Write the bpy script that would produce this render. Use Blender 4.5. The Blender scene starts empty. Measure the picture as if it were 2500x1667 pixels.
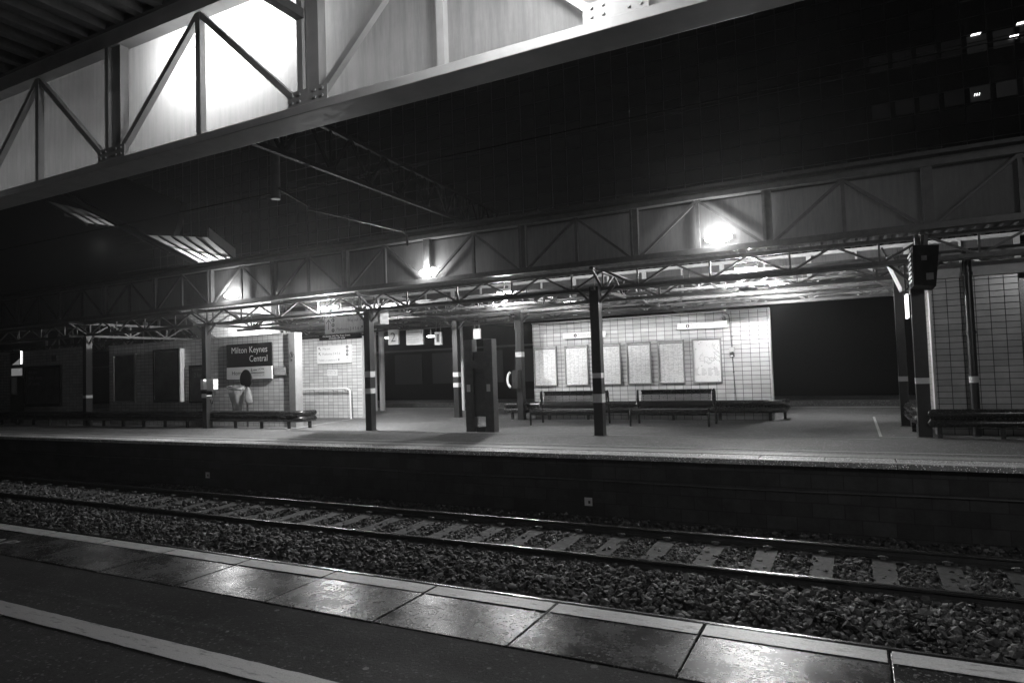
import bpy, bmesh, math, random
import numpy as np
from mathutils import Vector, Matrix

random.seed(7); rng = np.random.default_rng(7)
scene = bpy.context.scene
col = scene.collection

# ------------------------------------------------------------------ camera
cam_d = bpy.data.cameras.new("camera"); cam = bpy.data.objects.new("camera", cam_d); col.objects.link(cam)
yaw, pitch, roll = math.radians(27.218), math.radians(2.499), math.radians(-1.876)
fwd = Vector((-math.sin(yaw)*math.cos(pitch), math.cos(yaw)*math.cos(pitch), math.sin(pitch)))
rt0 = Vector((math.cos(yaw), math.sin(yaw), 0)); up0 = rt0.cross(fwd)
rt = rt0*math.cos(roll) + up0*math.sin(roll); up = -rt0*math.sin(roll) + up0*math.cos(roll)
mw = Matrix.Identity(4)
for i in range(3):
    mw[i][0], mw[i][1], mw[i][2] = rt[i], up[i], -fwd[i]
mw[0][3], mw[1][3], mw[2][3] = 0, 0, 1.5
cam.matrix_world = mw
cam_d.sensor_width = 36; cam_d.lens = 23.26; cam_d.clip_start = 0.05; cam_d.clip_end = 1000
scene.camera = cam

# ------------------------------------------------------------------ night sky, exposure
world = bpy.data.worlds.new("World"); scene.world = world; world.use_nodes = True
bg = world.node_tree.nodes["Background"]; bg.inputs[0].default_value = (1, 1, 1, 1); bg.inputs[1].default_value = 0.0006
scene.view_settings.view_transform = 'Standard'; scene.view_settings.look = 'None'
scene.view_settings.exposure = 0.0; scene.view_settings.gamma = 1.0
scene.cycles.max_bounces = 6; scene.cycles.volume_bounces = 1
scene.cycles.sample_clamp_indirect = 4.0; scene.cycles.use_light_tree = False
scene.cycles.use_denoising = True

# ------------------------------------------------------------------ materials
def nodes(name):
    m = bpy.data.materials.new(name); m.use_nodes = True
    nt = m.node_tree; b = nt.nodes["Principled BSDF"]
    return m, nt, b
def g(v): return (v, v, v, 1)
def N(nt, t, **kw):
    n = nt.nodes.new(t)
    for k, v in kw.items(): setattr(n, k, v)
    return n
def coords(nt, scale=(1,1,1)):
    tc = N(nt, 'ShaderNodeTexCoord'); mp = N(nt, 'ShaderNodeMapping'); mp.inputs['Scale'].default_value = scale
    nt.links.new(tc.outputs['Object'], mp.inputs[0]); return mp.outputs[0]
def noise(nt, vec, scale, detail=4, rough=.6):
    n = N(nt, 'ShaderNodeTexNoise'); n.inputs['Scale'].default_value = scale
    n.inputs['Detail'].default_value = detail; n.inputs['Roughness'].default_value = rough
    nt.links.new(vec, n.inputs['Vector']); return n.outputs['Fac']
def ramp(nt, fac, p0, p1, c0, c1):
    r = N(nt, 'ShaderNodeMapRange'); r.clamp = True
    for i, v in zip((1,2,3,4), (p0, p1, c0, c1)): r.inputs[i].default_value = v
    nt.links.new(fac, r.inputs[0]); return r.outputs[0]
def mth(nt, op, a, b=None):
    n = N(nt, 'ShaderNodeMath', operation=op)
    for i, v in enumerate((a, b)):
        if v is None: continue
        if isinstance(v, (int, float)): n.inputs[i].default_value = v
        else: nt.links.new(v, n.inputs[i])
    return n.outputs[0]
def tocol(nt, fac, b, key='Base Color'):
    c = N(nt, 'ShaderNodeCombineColor')
    for i in range(3): nt.links.new(fac, c.inputs[i])
    nt.links.new(c.outputs[0], b.inputs[key])
def bump(nt, b, h, strength=.3, dist=.01):
    n = N(nt, 'ShaderNodeBump'); n.inputs['Strength'].default_value = strength; n.inputs['Distance'].default_value = dist
    nt.links.new(h, n.inputs['Height']); nt.links.new(n.outputs[0], b.inputs['Normal'])
def paint(name, c, rough=.45, var=.25, metal=0., sc=9., bmp=.08):
    m, nt, b = nodes(name); v = coords(nt)
    f = noise(nt, v, sc); tocol(nt, ramp(nt, f, .3, .7, c*(1-var), c*(1+var)), b)
    nt.links.new(ramp(nt, noise(nt, v, sc*3), .3, .7, rough*.8, min(1, rough*1.25)), b.inputs['Roughness'])
    b.inputs['Metallic'].default_value = metal
    if bmp: bump(nt, b, noise(nt, v, 60), bmp, .004)
    return m
def emit(name, s, c=1.0, base=.8):
    m, nt, b = nodes(name); b.inputs['Base Color'].default_value = g(base)
    m.cycles.emission_sampling = 'NONE'
    b.inputs['Emission Color'].default_value = g(c); b.inputs['Emission Strength'].default_value = s
    return m
def tile(name, c, w=.225, h=.117, dirt=.15):
    m, nt, b = nodes(name)
    tc = N(nt, 'ShaderNodeTexCoord'); sp = N(nt, 'ShaderNodeSeparateXYZ'); nt.links.new(tc.outputs['Object'], sp.inputs[0])
    cb = N(nt, 'ShaderNodeCombineXYZ'); nt.links.new(mth(nt, 'ADD', sp.outputs[0], sp.outputs[1]), cb.inputs[0]); nt.links.new(sp.outputs[2], cb.inputs[1])
    br = N(nt, 'ShaderNodeTexBrick'); br.offset = 0; br.inputs['Scale'].default_value = 1
    br.inputs['Mortar Size'].default_value = .007; br.inputs['Mortar Smooth'].default_value = .2
    br.inputs['Brick Width'].default_value = w; br.inputs['Row Height'].default_value = h
    br.inputs['Color1'].default_value = g(c*.84); br.inputs['Color2'].default_value = g(c*1.08); br.inputs['Mortar'].default_value = g(c*.12)
    nt.links.new(cb.outputs[0], br.inputs['Vector'])
    v = tc.outputs['Object']
    mx = N(nt, 'ShaderNodeMix', data_type='RGBA', blend_type='MULTIPLY'); mx.inputs[0].default_value = 1
    cc = N(nt, 'ShaderNodeCombineColor'); f = ramp(nt, noise(nt, v, 1.7, 6, .7), .3, .65, 1-dirt, 1.0)
    for i in range(3): nt.links.new(f, cc.inputs[i])
    nt.links.new(br.outputs[0], mx.inputs[6]); nt.links.new(cc.outputs[0], mx.inputs[7]); nt.links.new(mx.outputs[2], b.inputs['Base Color'])
    nt.links.new(ramp(nt, br.outputs['Fac'], 0, 1, .22, .8), b.inputs['Roughness'])
    bump(nt, b, mth(nt, 'ADD', mth(nt, 'MULTIPLY', br.outputs['Fac'], -1), mth(nt, 'MULTIPLY', noise(nt, v, 5), .35)), .5, .003)
    return m

M = {}
M['tile'] = tile('glazed_wall_tile', .62)
M['tile_dim'] = tile('glazed_wall_tile_dim', .55, dirt=.3)  # same tile, dirtier and darker: weak light put into its colour
M['black'] = paint('black_gloss_paint', .018, .25)
M['post'] = paint('dark_post_paint', .02, .35)
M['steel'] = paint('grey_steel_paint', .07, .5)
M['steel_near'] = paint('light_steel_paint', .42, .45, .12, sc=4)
M['pale'] = paint('pale_paint', .5, .5, .1)
M['white'] = paint('white_sign_panel', .78, .4, .03)
M['band'] = paint('reflective_white_band', .6, .45, .1)
M['alu'] = paint('brushed_aluminium', .4, .35, .1, metal=.6)
M['pipe'] = paint('galvanised_pipe', .15, .4, .15, metal=.3)
M['signgrey'] = None
M['signblack'] = paint('black_sign_panel', .006, .8, .05, bmp=0)
M['signblack'].node_tree.nodes['Principled BSDF'].inputs['Specular IOR Level'].default_value = .08
M['ink'] = paint('dark_ink', .05, .6, .05, bmp=0)
M['greyink'] = paint('grey_ink', .25, .6, .05, bmp=0)
M['roof'] = paint('dark_roof_deck', .045, .6)
M['rail_side'] = paint('rusty_rail_web', .02, .7)
M['sleeper'] = paint('concrete_sleeper', .04, .7, .45, sc=7)
M['clip'] = paint('steel_rail_clip', .35, .3, .1, metal=.8)
M['lamp'] = emit('lamp_diffuser', 30)
M['lampdim'] = emit('dim_lamp_diffuser', 6)
M['winlamp'] = emit('office_ceiling_lamp', 3)
M['winglow'] = emit('lit_office_room', .006, 1.0, .02)
M['winglow_dim'] = emit('faintly_lit_office_room', .0018, 1.0, .02)
M['lcd'] = emit('display_text_light', .45)
M['lcdbright'] = emit('backlit_sign_light', 1.6)
M['winbright'] = emit('lit_shop_window', .16, 1.0, .02)
M['facade'] = paint('black_office_glass', .004, .15, .1, bmp=0)
M['mullion'] = paint('office_mullion', .05, .5, .1, bmp=0)
M['beyond'] = paint('dark_far_building', .005, .8)
M['beyond'].node_tree.nodes['Principled BSDF'].inputs['Specular IOR Level'].default_value = .05

# frosted fascia panels: matt translucent sheet
def panel_mat(name, c, tr):
    m, nt, b = nodes(name); v = coords(nt)
    tocol(nt, mth(nt, 'MULTIPLY', ramp(nt, noise(nt, v, 2.2, 6, .7), .3, .7, c*.75, c*1.15), ramp(nt, noise(nt, coords(nt, (9, 9, .7)), 2, 6, .7), .38, .6, .62, 1.0)), b)
    b.inputs['Roughness'].default_value = .65
    t = N(nt, 'ShaderNodeBsdfTranslucent'); t.inputs[0].default_value = g(.6)
    mx = N(nt, 'ShaderNodeMixShader'); mx.inputs[0].default_value = tr
    nt.links.new(b.outputs[0], mx.inputs[1]); nt.links.new(t.outputs[0], mx.inputs[2])
    nt.links.new(mx.outputs[0], nt.nodes['Material Output'].inputs[0])
    return m
M['signgrey'] = panel_mat('grey_sign_panel', .6, .4)
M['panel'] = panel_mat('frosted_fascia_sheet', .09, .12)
M['panel_near'] = panel_mat('lit_frosted_fascia_sheet', .4, .35)  # same fascia sheet, paler and clearer: lamp glow put into its colour
M['glazing'] = panel_mat('ribbed_roof_glazing', .5, .6)

# rails: dull worn head
def rail_mat():
    m, nt, b = nodes('polished_rail_head'); b.inputs['Base Color'].default_value = g(.35); b.inputs['Metallic'].default_value = 1
    b.inputs['Roughness'].default_value = .22; b.inputs['Anisotropic'].default_value = 0
    bump(nt, b, noise(nt, coords(nt, (.4, 8, 8)), 20), .05, .002)
    return m
M['rail_top'] = rail_mat()

def tarmac(name, c, wet, spots=True, line_y=None):
    m, nt, b = nodes(name); v = coords(nt)
    b.inputs['Specular IOR Level'].default_value = .3
    big = noise(nt, v, .55, 5, .6); fine = noise(nt, v, 50, 6, .85); mid = noise(nt, v, 6, 5, .65)
    base = mth(nt, 'MULTIPLY', ramp(nt, fine, .35, .65, c*.45, c*1.6), ramp(nt, big, .3, .7, .75, 1.2))
    base = mth(nt, 'MULTIPLY', base, ramp(nt, mid, .35, .65, .82, 1.15))
    sp = N(nt, 'ShaderNodeSeparateXYZ'); nt.links.new(v, sp.inputs[0])
    v3 = N(nt, 'ShaderNodeTexVoronoi'); v3.inputs['Scale'].default_value = 75; nt.links.new(v, v3.inputs['Vector'])
    s3 = N(nt, 'ShaderNodeSeparateColor'); nt.links.new(v3.outputs['Color'], s3.inputs[0])
    base = mth(nt, 'ADD', base, mth(nt, 'MULTIPLY', mth(nt, 'GREATER_THAN', s3.outputs[0], .95), c*3))  # bright specks painted into the tarmac colour as sparkle
    if spots:
        vo = N(nt, 'ShaderNodeTexVoronoi'); vo.inputs['Scale'].default_value = 6.5
        mpv = N(nt, 'ShaderNodeMapping'); mpv.inputs['Scale'].default_value = (1, 1, 0); nt.links.new(v, mpv.inputs[0]); nt.links.new(mpv.outputs[0], vo.inputs['Vector'])
        sc = N(nt, 'ShaderNodeSeparateColor'); nt.links.new(vo.outputs['Color'], sc.inputs[0])
        sel = mth(nt, 'MULTIPLY', mth(nt, 'GREATER_THAN', sc.outputs[0], .78), mth(nt, 'LESS_THAN', mth(nt, 'ADD', vo.outputs['Distance'], mth(nt, 'MULTIPLY', mid, .1)), mth(nt, 'ADD', .09, mth(nt,'MULTIPLY', sc.outputs[1], .12))))
        base = mth(nt, 'ADD', base, mth(nt, 'MULTIPLY', sel, c*9))
    if line_y is not None:
        wob = mth(nt, 'MULTIPLY', mth(nt, 'SUBTRACT', noise(nt, coords(nt, (1, .2, 1)), 2.2, 4, .6), .5), .22)
        d = mth(nt, 'SUBTRACT', mth(nt, 'ADD', sp.outputs[1], wob), line_y)
        dark = ramp(nt, mth(nt, 'ABSOLUTE', d), .0, .05, 1, 0)
        lt = ramp(nt, mth(nt, 'ABSOLUTE', mth(nt, 'SUBTRACT', d, .055)), .0, .03, 1, 0)
        base = mth(nt, 'MULTIPLY', base, ramp(nt, mth(nt, 'MULTIPLY', dark, ramp(nt, noise(nt, v, 1.3), .4, .6, .1, 1)), 0, 1, 1, .35))
        base = mth(nt, 'MULTIPLY', base, ramp(nt, mth(nt, 'MULTIPLY', lt, ramp(nt, noise(nt, v, .9), .4, .6, .2, 1)), 0, 1, 1, 2.0))
        # old resurfacing strip: bitumen darker next to the edge slabs
        base = mth(nt, 'MULTIPLY', base, ramp(nt, mth(nt, 'ADD', sp.outputs[1], wob), 2.72, 2.9, 1, .45))
    tocol(nt, base, b)
    nt.links.new(ramp(nt, big, .35, .65, wet, min(1, wet+.28)), b.inputs['Roughness'])
    bump(nt, b, mth(nt, 'ADD', fine, mth(nt, 'MULTIPLY', mid, .6)), 1.0, .012)
    return m
M['tarmac'] = tarmac('worn_platform_tarmac', .022, .62, True, 2.74)
M['fartarmac'] = tarmac('island_platform_tarmac', .12, .4, False)
def slab(name, c, wet):
    m, nt, b = nodes(name); v = coords(nt); b.inputs['Specular IOR Level'].default_value = .24
    oi = N(nt, 'ShaderNodeNewGeometry')
    fine = noise(nt, v, 55, 6, .85); mid = noise(nt, v, 3.3, 6, .65)
    base = mth(nt, 'MULTIPLY', ramp(nt, fine, .35, .65, c*.5, c*1.6), ramp(nt, mid, .3, .7, .7, 1.25))
    base = mth(nt, 'MULTIPLY', base, ramp(nt, oi.outputs['Random Per Island'], 0, 1, .75, 1.25))
    vo = N(nt, 'ShaderNodeTexVoronoi'); vo.inputs['Scale'].default_value = 90; nt.links.new(v, vo.inputs['Vector'])
    sc = N(nt, 'ShaderNodeSeparateColor'); nt.links.new(vo.outputs['Color'], sc.inputs[0])
    base = mth(nt, 'ADD', base, mth(nt, 'MULTIPLY', mth(nt, 'GREATER_THAN', sc.outputs[0], .93), c*4))  # wet sparkle painted into the colour as bright aggregate specks
    tocol(nt, base, b)
    nt.links.new(ramp(nt, mth(nt, 'ADD', mth(nt,'MULTIPLY',mid,.7), mth(nt,'MULTIPLY',noise(nt, v, 40),.3)), .35, .65, wet, wet+.22), b.inputs['Roughness'])
    bump(nt, b, mth(nt, 'ADD', fine, mth(nt, 'MULTIPLY', noise(nt, v, 45), .7)), .16, .004)
    return m
M['slab'] = slab('wet_concrete_slab', .028, .15)
M['coping'] = slab('pale_edge_coping', .34, .42)
def stripe(name, c):
    m, nt, b = nodes(name); v = coords(nt)
    wear = noise(nt, coords(nt, (1, 4, 1)), 6, 8, .75)
    f = mth(nt, 'MULTIPLY', ramp(nt, wear, .36, .46, .35, 1), ramp(nt, noise(nt, v, 120), .3, .7, c*.75, c*1.15))
    tocol(nt, f, b); b.inputs['Roughness'].default_value = .4
    bump(nt, b, noise(nt, v, 130), .4, .004); return m
M['stripe'] = stripe('worn_white_line_paint', .55)
M['yellow'] = stripe('worn_pale_line_paint', .42)
def block():
    m, nt, b = nodes('sooty_block_wall'); tc = N(nt, 'ShaderNodeTexCoord'); sp = N(nt, 'ShaderNodeSeparateXYZ'); nt.links.new(tc.outputs['Object'], sp.inputs[0])
    cb = N(nt, 'ShaderNodeCombineXYZ'); nt.links.new(sp.outputs[0], cb.inputs[0]); nt.links.new(sp.outputs[2], cb.inputs[1])
    br = N(nt, 'ShaderNodeTexBrick'); br.inputs['Scale'].default_value = 1; br.inputs['Brick Width'].default_value = .44; br.inputs['Row Height'].default_value = .215
    br.inputs['Mortar Size'].default_value = .008; br.inputs['Color1'].default_value = g(.02); br.inputs['Color2'].default_value = g(.04); br.inputs['Mortar'].default_value = g(.012)
    nt.links.new(cb.outputs[0], br.inputs['Vector'])
    c2 = N(nt, 'ShaderNodeMix', data_type='RGBA', blend_type='MULTIPLY'); c2.inputs[0].default_value = 1
    cc = N(nt, 'ShaderNodeCombineColor'); f = ramp(nt, noise(nt, tc.outputs['Object'], 2.5, 7, .7), .3, .7, .4, 1.5)
    for i in range(3): nt.links.new(f, cc.inputs[i])
    nt.links.new(br.outputs[0], c2.inputs[6]); nt.links.new(cc.outputs[0], c2.inputs[7]); nt.links.new(c2.outputs[2], b.inputs['Base Color'])
    b.inputs['Roughness'].default_value = .8; bump(nt, b, mth(nt, 'SUBTRACT', noise(nt, tc.outputs['Object'], 30), br.outputs['Fac']), .6, .01)
    return m
M['block'] = block()
def stone():
    m, nt, b = nodes('granite_ballast'); v = coords(nt); ge = N(nt, 'ShaderNodeNewGeometry')
    r = ge.outputs['Random Per Island']
    f = mth(nt, 'ADD', ramp(nt, r, 0, 1, .01, .058), ramp(nt, mth(nt, 'POWER', r, 9), 0, 1, 0, .16))
    tocol(nt, mth(nt, 'MULTIPLY', f, ramp(nt, noise(nt, v, 40), .3, .7, .65, 1.3)), b)
    b.inputs['Roughness'].default_value = .58; return m
M['stone'] = stone()
M['bed'] = paint('dark_ballast_bed', .03, .8, .5, sc=25, bmp=1.0)
def perforated():
    m, nt, b = nodes('black_perforated_steel'); b.inputs['Base Color'].default_value = g(.02); b.inputs['Roughness'].default_value = .28
    tc = N(nt, 'ShaderNodeTexCoord'); sp = N(nt, 'ShaderNodeSeparateXYZ'); nt.links.new(tc.outputs['Object'], sp.inputs[0])
    P = .030
    u = mth(nt, 'MULTIPLY', sp.outputs[0], 1/P); w = mth(nt, 'MULTIPLY', mth(nt, 'SUBTRACT', sp.outputs[2], sp.outputs[1]), 1/P)
    a = mth(nt, 'ADD', u, w); c = mth(nt, 'SUBTRACT', u, w)
    fa = mth(nt, 'SUBTRACT', mth(nt, 'FRACT', a), .5); fc = mth(nt, 'SUBTRACT', mth(nt, 'FRACT', c), .5)
    d = mth(nt, 'ADD', mth(nt, 'MULTIPLY', fa, fa), mth(nt, 'MULTIPLY', fc, fc))
    hole = mth(nt, 'LESS_THAN', d, .075)
    t = N(nt, 'ShaderNodeBsdfTransparent'); mx = N(nt, 'ShaderNodeMixShader')
    nt.links.new(hole, mx.inputs[0]); nt.links.new(b.outputs[0], mx.inputs[1]); nt.links.new(t.outputs[0], mx.inputs[2])
    nt.links.new(mx.outputs[0], nt.nodes['Material Output'].inputs[0]); return m
M['perf'] = perforated()
def tactile():
    m, nt, b = nodes('tactile_paving'); v = coords(nt)
    vo = N(nt, 'ShaderNodeTexVoronoi'); vo.inputs['Scale'].default_value = 15; vo.inputs['Randomness'].default_value = 0; nt.links.new(v, vo.inputs['Vector'])
    f = ramp(nt, vo.outputs['Distance'], .25, .4, 1, 0)
    tocol(nt, mth(nt, 'MULTIPLY', ramp(nt, f, 0, 1, .26, .36), ramp(nt, noise(nt, v, 2), .3, .7, .8, 1.2)), b)
    b.inputs['Roughness'].default_value = .45; bump(nt, b, f, 1, .006); return m
M['tactile'] = tactile()
def printed(name, rows, colw, ink, dens, tone=.85):
    """sheet of fine printed rows of text, as a timetable shows"""
    m, nt, b = nodes(name); tc = N(nt, 'ShaderNodeTexCoord'); sp = N(nt, 'ShaderNodeSeparateXYZ'); nt.links.new(tc.outputs['Object'], sp.inputs[0])
    row = mth(nt, 'MULTIPLY', sp.outputs[2], rows); fr = mth(nt, 'FRACT', row); ri = mth(nt, 'FLOOR', row)
    cb = N(nt, 'ShaderNodeCombineXYZ'); nt.links.new(mth(nt, 'MULTIPLY', sp.outputs[0], colw), cb.inputs[0]); nt.links.new(mth(nt, 'MULTIPLY', ri, 7.31), cb.inputs[1])
    n = noise(nt, cb.outputs[0], 1, 3, .8)
    on = mth(nt, 'MULTIPLY', mth(nt, 'GREATER_THAN', n, dens), mth(nt, 'LESS_THAN', fr, .5))
    blot = noise(nt, tc.outputs['Object'], 4, 4)
    tocol(nt, mth(nt, 'MULTIPLY', ramp(nt, on, 0, 1, tone, ink), ramp(nt, blot, .3, .7, .9, 1.0)), b); b.inputs['Roughness'].default_value = .5
    return m
M['timetable'] = printed('timetable_print', 30, 7, .58, .50)
M['map'] = printed('route_map_print', 22, 9, .45, .60)
M['advert'] = paint('dark_advert_print', .05, .35, .7, sc=2.2, bmp=0)
def clear_bag():
    m, nt, b = nodes('clear_plastic_sack'); v = coords(nt)
    b.inputs['Base Color'].default_value = g(.24); b.inputs['Roughness'].default_value = .25
    bump(nt, b, noise(nt, coords(nt, (3, 3, .7)), 9, 5, .7), 1, .05)
    t = N(nt, 'ShaderNodeBsdfTransparent'); mx = N(nt, 'ShaderNodeMixShader')
    nt.links.new(ramp(nt, noise(nt, v, 7), .35, .65, .0, .28), mx.inputs[0]); nt.links.new(b.outputs[0], mx.inputs[1]); nt.links.new(t.outputs[0], mx.inputs[2])
    nt.links.new(mx.outputs[0], nt.nodes['Material Output'].inputs[0]); return m
M['bag'] = clear_bag()

# ------------------------------------------------------------------ mesh builder
ORG = {}
class MB:
    def __init__(s): s.v = []; s.f = []; s.sm = []
    def add(s, vs, fs, smooth=False):
        o = len(s.v); s.v += [tuple(p) for p in vs]; s.f += [tuple(i+o for i in f) for f in fs]; s.sm += [smooth]*len(fs); return s
    def box(s, x0, x1, y0, y1, z0, z1):
        vs = [(x, y, z) for z in (z0, z1) for y in (y0, y1) for x in (x0, x1)]
        return s.add(vs, [(0,2,3,1), (4,5,7,6), (0,1,5,4), (1,3,7,5), (3,2,6,7), (2,0,4,6)])
    def bar(s, p, q, w, d=None, upv=(0,1,0)):
        p, q = Vector(p), Vector(q); d = d or w
        t = (q-p).normalized(); u = Vector(upv)
        if abs(t.dot(u)) > .98: u = Vector((1,0,0))
        a = t.cross(u).normalized(); b = a.cross(t).normalized()
        vs = [e + a*(sx*w/2) + b*(sy*d/2) for e in (p, q) for sx, sy in ((-1,-1),(1,-1),(1,1),(-1,1))]
        return s.add(vs, [(3,2,1,0), (4,5,6,7), (0,1,5,4), (1,2,6,5), (2,3,7,6), (3,0,4,7)])
    def tube(s, pts, r, n=14, cap=True):
        pts = [Vector(p) for p in pts]; rings = []; prev = None
        rs = r if isinstance(r, (list, tuple)) else [r]*len(pts)
        for i, p in enumerate(pts):
            t = (pts[min(i+1, len(pts)-1)] - pts[max(i-1, 0)]).normalized()
            if prev is None: a = t.cross(Vector((0,0,1)) if abs(t.z) < .9 else Vector((1,0,0))).normalized()
            else: a = (prev - t*prev.dot(t)).normalized()
            prev = a; b = t.cross(a)
            rings.append([p + (a*math.cos(k*2*math.pi/n) + b*math.sin(k*2*math.pi/n))*rs[i] for k in range(n)])
        vs = [v for rg in rings for v in rg]
        fs = [(i*n+k, i*n+(k+1)%n, (i+1)*n+(k+1)%n, (i+1)*n+k) for i in range(len(pts)-1) for k in range(n)]
        s.add(vs, fs, True)
        if cap:
            s.add(rings[0], [tuple(range(n))[::-1]]); s.add(rings[-1], [tuple(range(n))])
        return s
    def prism_x(s, prof, x0, x1, smooth=False):      # profile in (y,z) swept along x
        n = len(prof); vs = [(x0, y, z) for y, z in prof] + [(x1, y, z) for y, z in prof]
        s.add(vs, [(i, (i+1) % n, n+(i+1) % n, n+i) for i in range(n)], smooth)
        return s.add(vs, [tuple(range(n))[::-1], tuple(range(n, 2*n))])
    def poly(s, pts, th):                             # polygon in (x,z) with thickness in y: pts=(x,y,z)
        n = len(pts); vs = list(pts) + [(x, y+th, z) for x, y, z in pts]
        s.add(vs, [tuple(range(n)), tuple(range(n, 2*n))[::-1]] + [(i, n+i, n+(i+1) % n, (i+1) % n) for i in range(n)])
        return s
    def build(s, name, m, parent=None, org=None, bevel=0):
        me = bpy.data.meshes.new(name)
        if parent is not None: O = ORG[parent.name]
        else: O = Vector(org) if org is not None else Vector((0,0,0))
        me.from_pydata([tuple(Vector(v)-O) for v in s.v], [], s.f)
        me.polygons.foreach_set('use_smooth', s.sm)
        me.materials.append(m if not isinstance(m, str) else M[m])
        bm = bmesh.new(); bm.from_mesh(me); bmesh.ops.recalc_face_normals(bm, faces=bm.faces); bm.to_mesh(me); bm.free()
        o = bpy.data.objects.new(name, me); col.objects.link(o)
        if parent is not None: o.parent = parent
        else: o.location = O
        ORG[o.name] = O
        if bevel:
            md = o.modifiers.new('bevel', 'BEVEL'); md.width = bevel; md.segments = 2; md.limit_method = 'ANGLE'
        return o
def tag(o, label=None, cat=None, group=None, kind=None):
    if label: o['label'] = label
    if cat: o['category'] = cat
    if group: o['group'] = group
    if kind: o['kind'] = kind
    return o
def root(name, loc, label, cat, group=None):
    o = bpy.data.objects.new(name, None); col.objects.link(o); o.location = loc; o.empty_display_size = .2
    ORG[o.name] = Vector(loc); return tag(o, label, cat, group)
def copy_tree(r, dx, label=None):
    c = r.copy(); col.objects.link(c); c.location = Vector(r.location) + Vector(dx)
    ORG[c.name] = Vector(c.location)
    if label: c['label'] = label
    def rec(a, b):
        for ch in a.children:
            d = ch.copy()
            if 'label' in d and 'category' not in d: pass
            col.objects.link(d); d.parent = b; rec(ch, d)
    rec(r, c); return c
def text(s, parent, m, x0, x1, zb, y, h=None, name='lettering', flat=False, align='L', th=.002):
    """writing facing -Y, baseline zb, fitted between x0 and x1 (or by height h)"""
    cu = bpy.data.curves.new('t', 'FONT'); cu.body = s; cu.extrude = 0; cu.resolution_u = 3
    o = bpy.data.objects.new('t', cu); col.objects.link(o)
    dg = bpy.context.evaluated_depsgraph_get(); me = bpy.data.meshes.new_from_object(o.evaluated_get(dg))
    bpy.data.objects.remove(o); bpy.data.curves.remove(cu)
    vs = np.array([v.co[:] for v in me.vertices]); w = vs[:,0].max()-vs[:,0].min(); xm = vs[:,0].min()
    if h is None: sc = (x1-x0)/w; sx = sz = sc
    else: sz = h/.73; sx = sz if x1 is None else (x1-x0)/w
    if align == 'R' and x1 is not None and h is not None:
        sx = sz*.92; x0 = x1 - w*sx
    O = ORG[parent.name]
    for v in me.vertices:
        X = x0 + (v.co.x-xm)*sx
        if flat: v.co = Vector((X, y + v.co.y*sz, zb)) - O
        else: v.co = Vector((X, y, zb + v.co.y*sz)) - O
    me.name = name; me.materials.clear(); me.materials.append(M[m])
    ob = bpy.data.objects.new(name, me); col.objects.link(ob); ob.parent = parent; ORG[ob.name] = O
    return ob
def ring_xz(mb, cx, y, cz, r, w, n=20):
    pts = [(cx+r*math.cos(a), y, cz+r*math.sin(a)) for a in [i*2*math.pi/n for i in range(n+1)]]
    return mb.tube(pts, w, 5, False)
def disc_xz(mb, cx, y, cz, r, n=20, rx=None):
    rx = rx or r
    return mb.add([(cx+rx*math.cos(i*2*math.pi/n), y, cz+r*math.sin(i*2*math.pi/n)) for i in range(n)], [tuple(range(n))[::-1]])
def arrow(mb, x, y, z, L, ang, w=.012):
    c, s_ = math.cos(ang), math.sin(ang); a, b = (x-c*L/2, y, z-s_*L/2), (x+c*L/2, y, z+s_*L/2)
    mb.bar(a, b, w, .003)
    for da in (2.45, -2.45):
        mb.bar(b, (b[0]+math.cos(ang+da)*L*.5, y, b[2]+math.sin(ang+da)*L*.5), w, .003)
def lattice(mb, p, q, depth, n, w=.07, dirv=None):
    """flat lattice girder from p to q (top chord line), depth below"""
    p, q = Vector(p), Vector(q); dn = Vector((0,0,-depth)); side = (q-p).cross(dn).normalized()
    mb.bar(p, q, w, w, side); mb.bar(p+dn, q+dn, w, w, side)
    for i in range(n):
        a, b, c = p+(q-p)*(i/n), p+(q-p)*((i+.5)/n), p+(q-p)*((i+1)/n)
        mb.bar(a, b+dn, w*.6, w*.6, side); mb.bar(b+dn, c, w*.6, w*.6, side)
        mb.bar(b, b+dn, w*.5, w*.5, side)

# ------------------------------------------------------------------ ground, platforms, track
def struct(o, nm=None): o['kind'] = 'structure'; return o
struct(MB().box(-90, 90, -30, 90, -1.6, -1.25).build('ground', 'bed'))
# ballast profile (structure bed) and stones (stuff)
def bed_h(y):
    pts = [(3.9,-1.17),(4.7,-1.06),(6.3,-1.06),(6.75,-1.15),(7.2,-1.03),(7.75,-.965),(8.05,-.99),(9.45,-.99),(9.9,-1.03),(10.5,-1.10),(11.2,-1.12)]
    return np.interp(y, [a for a,_ in pts], [b for _,b in pts])
ys = np.linspace(3.9, 11.2, 60); xs = np.linspace(-60, 16, 200)
X, Y = np.meshgrid(xs, ys); Z = bed_h(Y) + .012*np.sin(X*3.1+Y*5) + .01*rng.normal(size=X.shape) - .03
b_ = MB(); nx = len(xs)
b_.add(list(zip(X.ravel(), Y.ravel(), Z.ravel())), [(j*nx+i, j*nx+i+1, (j+1)*nx+i+1, (j+1)*nx+i) for j in range(len(ys)-1) for i in range(nx-1)], True)
struct(b_.build('track_bed', 'bed'))

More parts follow.
